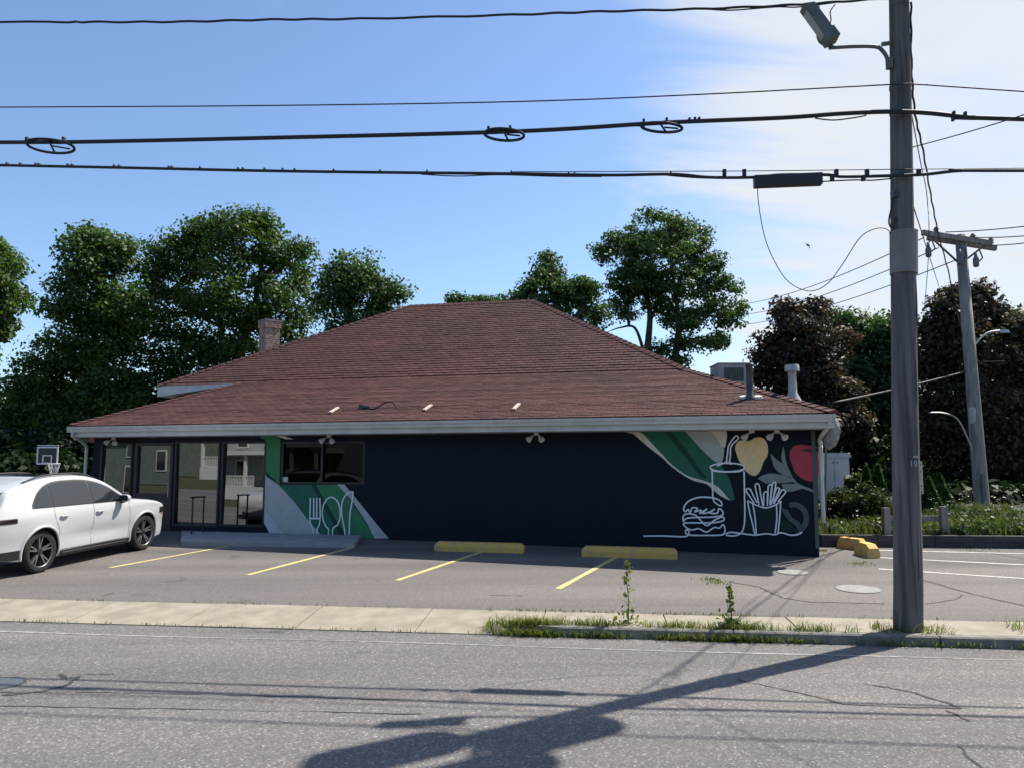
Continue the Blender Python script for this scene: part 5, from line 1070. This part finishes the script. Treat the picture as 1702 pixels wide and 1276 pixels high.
# ================================================================== WHITE SUV
def cinterp(xs, ys, x):
    xs = np.asarray(xs, float); ys = np.asarray(ys, float); m = np.gradient(ys, xs); i = int(np.clip(np.searchsorted(xs, x) - 1, 0, len(xs) - 2)); h = xs[i + 1] - xs[i]; t = (x - xs[i]) / h
    m0, m1 = m[i], m[i + 1]; d = (ys[i + 1] - ys[i]) / h
    if d == 0: m0 = m1 = 0
    else:
        if m0 / d < 0: m0 = 0
        if m1 / d < 0: m1 = 0
        m0 = min(abs(m0), 3 * abs(d)) * math.copysign(1, d) if m0 else 0; m1 = min(abs(m1), 3 * abs(d)) * math.copysign(1, d) if m1 else 0
    return (2 * t ** 3 - 3 * t ** 2 + 1) * ys[i] + (t ** 3 - 2 * t ** 2 + t) * h * m0 + (-2 * t ** 3 + 3 * t ** 2) * ys[i + 1] + (t ** 3 - t ** 2) * h * m1
SS = [0, .06, .16, .40, .80, 1.15, 1.42, 1.75, 2.10, 2.35, 2.75, 3.2, 3.7, 4.1, 4.38, 4.52, 4.66, 4.80, 4.88, 4.92]
ZT = [.78, .88, .96, 1.04, 1.10, 1.14, 1.18, 1.40, 1.60, 1.675, 1.72, 1.725, 1.69, 1.625, 1.555, 1.48, 1.30, 1.14, 1.06, .96]
ZB = [.40, .33, .28, .25, .24, .24, .24, .24, .24, .24, .24, .24, .24, .25, .28, .30, .33, .36, .39, .44]
HW = [.66, .76, .845, .925, .962, .970, .968, .962, .96, .96, .962, .970, .985, .982, .962, .945, .92, .88, .84, .78]
FZ = [.20, .30, .42, .58, .72, .88, 1.02, 1.12, 1.27, 1.44, 1.57, 1.67, 1.77]
FY = [.915, .945, .958, .968, .988, 1.0, .992, .965, .905, .832, .765, .705, .64]
AXF, AXR, TR = .95, 3.845, .385
def zt(s): return cinterp(SS, ZT, s)
def zb(s): return cinterp(SS, ZB, s)
def rcn(s): return float(np.interp(s, [0, .4, 1.4, 2.2, 4.3, 4.7, 4.92], [.14, .10, .09, .10, .11, .08, .10]))
def sidey(s, z):
    y = cinterp(SS, HW, s) * cinterp(FZ, FY, z)
    for ax in (AXF, AXR): y += .022 * math.exp(-((s - ax) / .42) ** 2) * math.exp(-((z - .72) / .20) ** 2)
    y += .010 * math.exp(-((z - 1.0) / .035) ** 2); y -= .024 * math.exp(-((z - .56) / .10) ** 2) * math.exp(-((s - 2.4) / .75) ** 4)
    return y
def cy(s): return 2.40 - s                                     # station -> local Y (front is +Y)
def section(s, ns_=18, nt_=12):
    z1 = zt(s) - rcn(s); z0 = zb(s); out = [(0.0, z0), (sidey(s, z0) * .75, z0 - .0)]
    for i in range(ns_): z = z0 + (z1 - z0) * i / (ns_ - 1); out.append((sidey(s, z), z))
    yc = sidey(s, z1); e = 2 / 3.6
    for i in range(1, nt_ + 1): a = math.pi / 2 * i / nt_; out.append((yc * max(0, math.cos(a)) ** e if i < nt_ else 0.0, z1 + rcn(s) * math.sin(a) ** e))
    return out
def topyz(s, f):                                               # f: 0 at centre .. 1 at the shoulder of the section
    z1 = zt(s) - rcn(s); yc = sidey(s, z1); y = f * yc; c_ = f ** (3.6 / 2); sn = math.sqrt(max(0, 1 - c_ * c_)); return y, z1 + rcn(s) * sn ** (2 / 3.6)
M_car = mat('white_car_paint', (0.50, 0.51, 0.525), rough=.3, spec=.5, coat=.6)
M_carglass = mat('car_glass', (0.012, 0.014, 0.017), rough=.04, spec=.9, coat=.4)
M_trim = mat('black_plastic', (0.012, 0.013, 0.014), rough=.55)
M_tyre = mat('tyre_rubber', (0.011, 0.011, 0.012), rough=.8)
M_rim = mat('rim_silver', (0.22, 0.215, 0.21), rough=.35, metal=.6)
M_rimd = mat('rim_dark', (0.02, 0.02, 0.022), rough=.5)
M_tail = mat('tail_lamp', (0.014, 0.006, 0.008), rough=.12, coat=.6)
M_amber = mat('side_marker', (0.35, 0.05, 0.03), rough=.3)
rw_contact = L(60, 946); fw_contact = L(232, 917); midc = (rw_contact + fw_contact) / 2
HEAD = R(10.5); fwd = Vector((math.sin(HEAD), math.cos(HEAD), 0)); rgt = Vector((math.cos(HEAD), -math.sin(HEAD), 0))
cc_ = midc - rgt * .83; cc_.z = zlot(cc_.x, cc_.y)
car = thing('parked_car', cc_, 'white sport utility car parked facing the restaurant at the left', 'car'); LOC.pop(car.name)
car.scale = (1.0, 1.0, 1.01); car.rotation_euler = (math.atan(SLOPE), math.atan(SLOPE * .1), -HEAD)
st_list = list(np.linspace(0, .16, 6)) + list(np.linspace(.2, 4.4, 70)) + list(np.linspace(4.45, 4.92, 14))
secs = [section(s) for s in st_list]; K = len(secs[0]); b = MB(); vs = []
ring_n = 2 * K - 2
for s, sec in zip(st_list, secs):
    ring_ = [(y, z) for y, z in sec] + [(-y, z) for y, z in reversed(sec[1:-1])]
    vs += [Vector((y, cy(s), z)) for y, z in ring_]
fs = [(i * ring_n + k, i * ring_n + (k + 1) % ring_n, (i + 1) * ring_n + (k + 1) % ring_n, (i + 1) * ring_n + k) for i in range(len(secs) - 1) for k in range(ring_n)]
fs += [tuple(range(ring_n)), tuple((len(secs) - 1) * ring_n + k for k in range(ring_n))]
b.add(vs, fs); body = b.build('body', M_car, None, smooth=True)
cut = MB()
for ax in (AXF, AXR):
    for sg in (-1, 1):
        n = 40; V_ = [Vector((sg * x, cy(ax) + .425 * math.cos(2 * math.pi * k / n), TR + .425 * math.sin(2 * math.pi * k / n))) for x in (.60, 1.3) for k in range(n)]
        cut.add(V_, [tuple(range(n)), tuple(n + k for k in range(n))] + [(k, (k + 1) % n, n + (k + 1) % n, n + k) for k in range(n)])
cut_o = cut.build('cutter', M_trim)
md = body.modifiers.new('b', 'BOOLEAN'); md.object = cut_o; md.operation = 'DIFFERENCE'; md.solver = 'EXACT'; md.material_mode = 'TRANSFER'
bpy.context.view_layer.update(); dg = bpy.context.evaluated_depsgraph_get()
me = bpy.data.meshes.new_from_object(body.evaluated_get(dg)); bpy.data.objects.remove(cut_o); bpy.data.objects.remove(body)
me.name = 'body'; body = link('body', me, car); smooth_angle(body, 38)
def patch(name, s0, s1, zlo, zhi, m, off=.004, n=24, nz=8, side=1, parent=None, smooth_=True):
    b = MB(); vs = []
    for i in range(n + 1):
        s = s0 + (s1 - s0) * i / n; a, c = zlo(s), zhi(s)
        for j in range(nz + 1): z = a + (c - a) * j / nz; vs.append(Vector((side * (sidey(s, z) + off), cy(s), z)))
    b.add(vs, [(i * (nz + 1) + j, i * (nz + 1) + j + 1, (i + 1) * (nz + 1) + j + 1, (i + 1) * (nz + 1) + j) for i in range(n) for j in range(nz)]); return b.build(name, m, parent or car, smooth=smooth_)
DS = [1.58, 1.72, 1.95, 2.20, 2.5, 2.85, 3.2, 3.5, 3.72, 3.90, 4.02]
DT = [1.155, 1.245, 1.39, 1.50, 1.57, 1.60, 1.60, 1.57, 1.50, 1.38, 1.20]
def dlt(s): return cinterp(DS, DT, s)
def dlb(s): return 1.135 + .018 * (s - 1.58)
for sg in (1, -1):
    patch('window_surround', 1.53, 4.06, lambda s: dlb(s) - .018, lambda s: max(dlb(s) - .012, cinterp([1.53] + DS[1:-1] + [4.06], [x + .022 for x in DT], s)), M_trim, .003, 48, 8, sg)
    for s0, s1 in ((1.62, 2.49), (2.55, 3.56), (3.60, 3.99)):
        patch('side_window', s0, s1, dlb, lambda s: max(dlb(s) + .004, dlt(s) - .006), M_carglass, .007, 22, 8, sg)
    patch('sill_cladding', .95 + .46, 3.845 - .46, lambda s: .225, lambda s: .335, M_trim, .006, 20, 4, sg)
    patch('sill_strip', 1.5, 3.3, lambda s: .268 + .004 * s, lambda s: .288 + .004 * s, M_rim, .012, 16, 2, sg)
    patch('rear_cladding', 4.27, 4.80, lambda s: max(zb(s), .30) + .005, lambda s: .47, M_trim, .006, 12, 4, sg)
    patch('tail_lamp', 4.42, 4.915, lambda s: .945, lambda s: min(1.03, zt(s) - rcn(s) + .02), M_tail, .006, 14, 3, sg)
    patch('side_marker', .22, .33, lambda s: .725, lambda s: .745, M_amber, .006, 4, 2, sg)
    patch('head_lamp', .10, .42, lambda s: .76, lambda s: .885, M_carglass, .005, 10, 4, sg)
    def seam(pts_, w=.008):
        b = MB(); vs = []
        P = [(p.x, p.y) for p in catmull([(a, c, 0) for a, c in pts_], 6)]
        for i, (s, z) in enumerate(P):
            a, c = P[max(0, i - 1)], P[min(len(P) - 1, i + 1)]; dx, dz = c[0] - a[0], c[1] - a[1]; l = math.hypot(dx, dz) or 1; nx, nz = -dz / l * w / 2, dx / l * w / 2
            for k in (-1, 1): vs.append(Vector((sg * (sidey(s + nx * k, z + nz * k) + .0016), cy(s + nx * k), z + nz * k)))
        b.add(vs, [(2 * i, 2 * i + 1, 2 * i + 3, 2 * i + 2) for i in range(len(P) - 1)]); b.build('door_seam', mat('seam_grey', (.10, .10, .105), rough=.6), car, smooth=True)
    seam([(1.50, 1.12), (1.46, .8), (1.45, .55), (1.46, .36)]); seam([(2.52, 1.135), (2.53, .8), (2.54, .55), (2.545, .345)]); seam([(3.56, 1.15), (3.57, 1.0), (3.52, .86), (3.44, .72), (3.42, .55), (3.41, .36)])
    seam([(1.46, .352), (2.4, .345), (3.41, .352)])
    for s0 in (2.26, 3.24):
        b = MB(); vs = []
        P = [Vector((sg * (sidey(s, .975) + .012 + .022 * math.sin(math.pi * i / 8)), cy(s), .975)) for i, s in enumerate(np.linspace(s0, s0 + .21, 9))]
        b.tube(P, [.012] + [.017] * 7 + [.012], 8); b.build('door_handle', M_car, car, smooth=True)
        patch('handle_recess_shade', s0 + .02, s0 + .17, lambda s: .948, lambda s: .995, mat('recess_shade_grey', (.26, .265, .27), rough=.5), .0022, 8, 3, sg)  # flat patch of darkened car paint; the shade of the recess is painted
    for ax in (AXF, AXR):
        b = MB(); vs = []
        for i in range(37):
            a = R(-14 + i * 208 / 36)
            for r_, off in ((.424, .004), (.432, .020), (.452, .020), (.475, .003)):
                s_, z_ = ax - r_ * math.cos(a), TR + r_ * math.sin(a); s_ = min(max(s_, .02), 4.9); vs.append(Vector((sg * (sidey(s_, max(z_, .22)) + off), cy(s_), z_)))
        b.add(vs, [(i * 4 + k, i * 4 + k + 1, i * 4 + k + 5, i * 4 + k + 4) for i in range(36) for k in range(3)]); b.build('wheel_arch', M_car, car, smooth=True)
    # mirror
    mc = Vector((sg * (sidey(1.75, 1.14) + .13), cy(1.74), 1.185)); b = MB(); vs = []
    for i, (dy, sc) in enumerate(((.10, .25), (.07, .75), (.0, 1.0), (-.05, 1.0), (-.06, .92))):
        for k in range(14): a = 2 * math.pi * k / 14; vs.append(mc + Vector((.115 * sc * math.copysign(abs(math.cos(a)) ** .7, math.cos(a)), dy, .075 * sc * math.copysign(abs(math.sin(a)) ** .7, math.sin(a)))))
    b.add(vs, [(i * 14 + k, i * 14 + (k + 1) % 14, (i + 1) * 14 + (k + 1) % 14, (i + 1) * 14 + k) for i in range(4) for k in range(14)] + [tuple(range(14))]); mr = b.build('wing_mirror', M_car, car, smooth=True)
    b = MB(); b.box(mc + Vector((0, -.058, 0)), (.19, .008, .12)); b.build('mirror_glass', M_carglass, mr)
    b = MB(); b.tube([mc + Vector((0, 0, -.05)), mc + Vector((-sg * .09, .02, -.085)), mc + Vector((-sg * .15, .02, -.07))], [.04, .03, .03], 8); b.build('mirror_foot', M_trim, mr)
    # roof rail
    P = []
    for s in np.linspace(2.2, 4.05, 16): y, z = topyz(s, .86); f = (s - 2.2) / 1.85; P.append(Vector((sg * y, cy(s), z + .035 * min(1, 6 * f, 6 * (1 - f)) + .004)))
    b = MB(); b.tube(P, .017, 8); b.build('roof_rail', M_trim, car, smooth=True)
def top_patch(name, s0, s1, f0, f1, m, off=.006, n=10, nf=20):
    b = MB(); vs = []
    for i in range(n + 1):
        s = s0 + (s1 - s0) * i / n; ff = f0 + (f1 - f0) * i / n
        for j in range(nf + 1): f = -ff + 2 * ff * j / nf; y, z = topyz(s, abs(f)); vs.append(Vector((math.copysign(y, f), cy(s), z + off)))
    b.add(vs, [(i * (nf + 1) + j, i * (nf + 1) + j + 1, (i + 1) * (nf + 1) + j + 1, (i + 1) * (nf + 1) + j) for i in range(n) for j in range(nf)]); return b.build(name, m, car, smooth=True)
top_patch('windscreen', 1.50, 2.12, .90, .88, M_carglass); top_patch('rear_window', 4.50, 4.74, .84, .86, M_carglass, .008); top_patch('sunroof', 2.35, 3.5, .66, .66, M_carglass)
b = MB(); vs = []
for s, dz in ((4.28, .006), (4.45, .03), (4.60, .045)):
    for f in np.linspace(-1, 1, 13): y, z = topyz(min(s, 4.40), abs(f) * .9); vs.append(Vector((math.copysign(y, f), cy(s), z + dz - (s - 4.28) * .18)))
o3 = len(vs); vs += [v - VZ * .03 for v in vs]
b.add(vs, [(i * 13 + j, i * 13 + j + 1, (i + 1) * 13 + j + 1, (i + 1) * 13 + j) for i in range(2) for j in range(12)] + [(o3 + i * 13 + j, o3 + i * 13 + j + 1, o3 + (i + 1) * 13 + j + 1, o3 + (i + 1) * 13 + j) for i in range(2) for j in range(12)] + [(26 + j, 27 + j, o3 + 27 + j, o3 + 26 + j) for j in range(12)] + [(i * 13, (i + 1) * 13, o3 + (i + 1) * 13, o3 + i * 13) for i in range(2)] + [(i * 13 + 12, (i + 1) * 13 + 12, o3 + (i + 1) * 13 + 12, o3 + i * 13 + 12) for i in range(2)])
b.build('roof_spoiler', M_car, car, smooth=True); smooth_angle(bpy.data.objects['roof_spoiler'], 50)
b = MB(); b.box((0, cy(4.905), .86), (1.2, .03, .06)); b.build('light_bar', M_tail, car)
b = MB(); b.box((0, cy(4.86), .42), (1.4, .12, .18)); b.build('rear_bumper_insert', M_trim, car)
b = MB(); b.box((0, cy(.06), .52), (1.0, .12, .2)); b.build('front_grille', M_trim, car)
def wheel(ax, sg):
    c = Vector((sg * .83, cy(ax), TR)); X_ = Vector((sg, 0, 0)); b = MB()
    b.lathe(c, [(.275, -.13), (.345, -.135), (.378, -.11), (.385, -.06), (.385, .06), (.378, .105), (.345, .13), (.285, .132), (.275, .10)], 40, X_, cap=False); ty = b.build('tyre', M_tyre, car, smooth=True); smooth_angle(ty, 30)
    b = MB(); b.lathe(c, [(.275, .10), (.285, .127), (.272, .122), (.266, .098)], 40, X_, cap=False); rm = b.build('rim', M_rim, ty, smooth=True)
    b = MB(); b.lathe(c, [(.25, .0), (.05, .0)], 32, X_, cap=True); b.build('brake_disc', M_rimd, ty)
    b = MB(); b.lathe(c, [(.262, -.05), (.262, .098)], 40, X_, cap=False); b.build('rim_barrel', M_rimd, ty)
    A1_ = Vector((0, 1, 0)); A2_ = VZ
    for k in range(5):
        a0 = 2 * math.pi * k / 5 + .3
        b = MB()
        for da in (-.16, .16):
            d0 = A1_ * math.cos(a0 + da * .5) + A2_ * math.sin(a0 + da * .5); d1 = A1_ * math.cos(a0 + da) + A2_ * math.sin(a0 + da); sd_ = X_.cross(d1)
            p0, p1 = c + d0 * .05 + X_ * .085, c + d1 * .266 + X_ * .112; w0, w1 = .015, .012
            b.add([p0 - sd_ * w0, p0 + sd_ * w0, p1 + sd_ * w1, p1 - sd_ * w1, p0 - sd_ * w0 - X_ * .04, p0 + sd_ * w0 - X_ * .04, p1 + sd_ * w1 - X_ * .05, p1 - sd_ * w1 - X_ * .05], [(0, 1, 2, 3), (0, 4, 5, 1), (1, 5, 6, 2), (2, 6, 7, 3), (3, 7, 4, 0)])
        b.build('spoke', M_rim, rm)
    b = MB(); b.lathe(c, [(.062, .07), (.058, .098), (.02, .102)], 20, X_); b.build('hub_cap', M_rimd, rm)
for ax in (AXF, AXR):
    for sg in (1, -1): wheel(ax, sg)

# ================================================================== across the street, seen only as reflections in the glass
M_clap = mat('clapboard', (0.30, 0.32, 0.31), (0.36, 0.38, 0.36), 2, .8)
M_hw = mat('house_white', (.62, .62, .6), rough=.7)
hu, hv_ = es, ns
def make_house(hx, hyy, label, m_wall, wid, porch):
    ho = Vector((hx, hyy, 0)); house = thing('porch_house', ho, label, 'house', 'houses across the street')
    def HP(u, v, z): return ho + hu * u + hv_ * v + VZ * z
    b = MB(); b.box(HP(0, -4, 3.0), (wid, 8, 6.0), (hu, hv_, VZ)); b.build('wall', m_wall, house)
    for i in range(38):
        b = MB(); b.box(HP(0, .012, .12 + i * .155), (wid, .03, .135), (hu, (hv_ + VZ * .12).normalized(), (VZ - hv_ * .12).normalized())); b.build('clapboard', m_wall, house)
    b = MB(); b.prism([HP(-wid / 2 - .5, .6, 6.0), HP(-wid / 2 - .5, -8.6, 6.0), HP(-wid / 2 - .5, -4, 9.2)], hu * (wid + 1)); b.build('roof', mat('house_roof', (.07, .065, .06), rough=.9), house)
    for u, z, w, h_ in ((-4.2, 2.1, 1.1, 1.6), (4.2, 2.1, 1.1, 1.6), (-4.2, 4.8, 1.0, 1.5), (0, 4.8, 1.0, 1.5), (4.2, 4.8, 1.0, 1.5), (0, 2.0, 1.1, 2.2)):
        b = MB(); b.box(HP(u, .05, z), (w + .24, .08, h_ + .24), (hu, hv_, VZ)); wf = b.build('window' if u or z > 3 else 'door', M_hw, house); b = MB(); b.box(HP(u, .10, z), (w, .03, h_), (hu, hv_, VZ)); b.build('pane', M_carglass, wf)
    if not porch: return
    b = MB(); b.box(HP(0, 1.3, .45), (12, 2.6, .9), (hu, hv_, VZ)); b.build('porch_floor', M_hw, house)
    b = MB(); b.box(HP(0, 1.35, 3.45), (12.4, 2.9, .3), (hu, hv_, VZ)); b.build('porch_roof', M_hw, house)
    for i in range(6):
        b = MB(); b.box(HP(-5.8 + i * 2.32, 2.5, 2.1), (.2, .2, 2.4), (hu, hv_, VZ)); b.build('porch_post', M_hw, house)
    for i in range(70):
        if 33 < i < 40: continue
        b = MB(); b.box(HP(-5.7 + i * .165, 2.5, 1.32), (.05, .05, .75), (hu, hv_, VZ)); b.build('baluster', M_hw, house)
    for z in (.97, 1.73):
        for u in (-3.0, 3.45): b = MB(); b.box(HP(u, 2.5, z), (5.4 if u < 0 else 4.7, .09, .08), (hu, hv_, VZ)); b.build('rail', M_hw, house)
make_house(-38.5, -6.0, 'grey clapboard house with white railed porch, mirrored in the right glass pane', M_clap, 13, True)
make_house(-57.5, -4.5, 'dark green clapboard house without porch, mirrored in the left glass panes', mat('clapboard_green', (0.12, 0.15, 0.13), (0.16, 0.19, 0.165), 2, .8), 16, False)
def far_tree(x, y, r, z, label):
    base = Vector((x, y, 0)); t_ = thing('street_tree', base, label, 'tree', 'trees across the street'); cc = clusters((x, y, z), (r, r, r * .85), 110, 1.1)
    leaf_mesh('crown', foliage_points(cc, 36, 1.2), .34, M_green, t_); b = MB(); b.tube([base - VZ * .2, base + VZ * z * .5, base + VZ * z], [.35, .28, .15], 8); b.build('trunk', M_bark, t_)
far_tree(-24, -8, 4.2, 6.5, 'round tree across the street, mirrored in the dark wall window'); far_tree(-50, -12, 4.5, 6.5, 'round tree beyond the porch house, mirrored in the glass entrance')

A = [clusters((x, -26 - (i % 3) * 4, 5), (6, 3, 5.5), 40, 1.6, .3) for i, x in enumerate(range(-110, 40, 9))]
tag(leaf_mesh('tree_belt', foliage_points(np.concatenate(A), 34, 1.8, .8), .55, M_dkgreen), 'belt of trees behind the houses across the street', 'trees', kind='stuff')
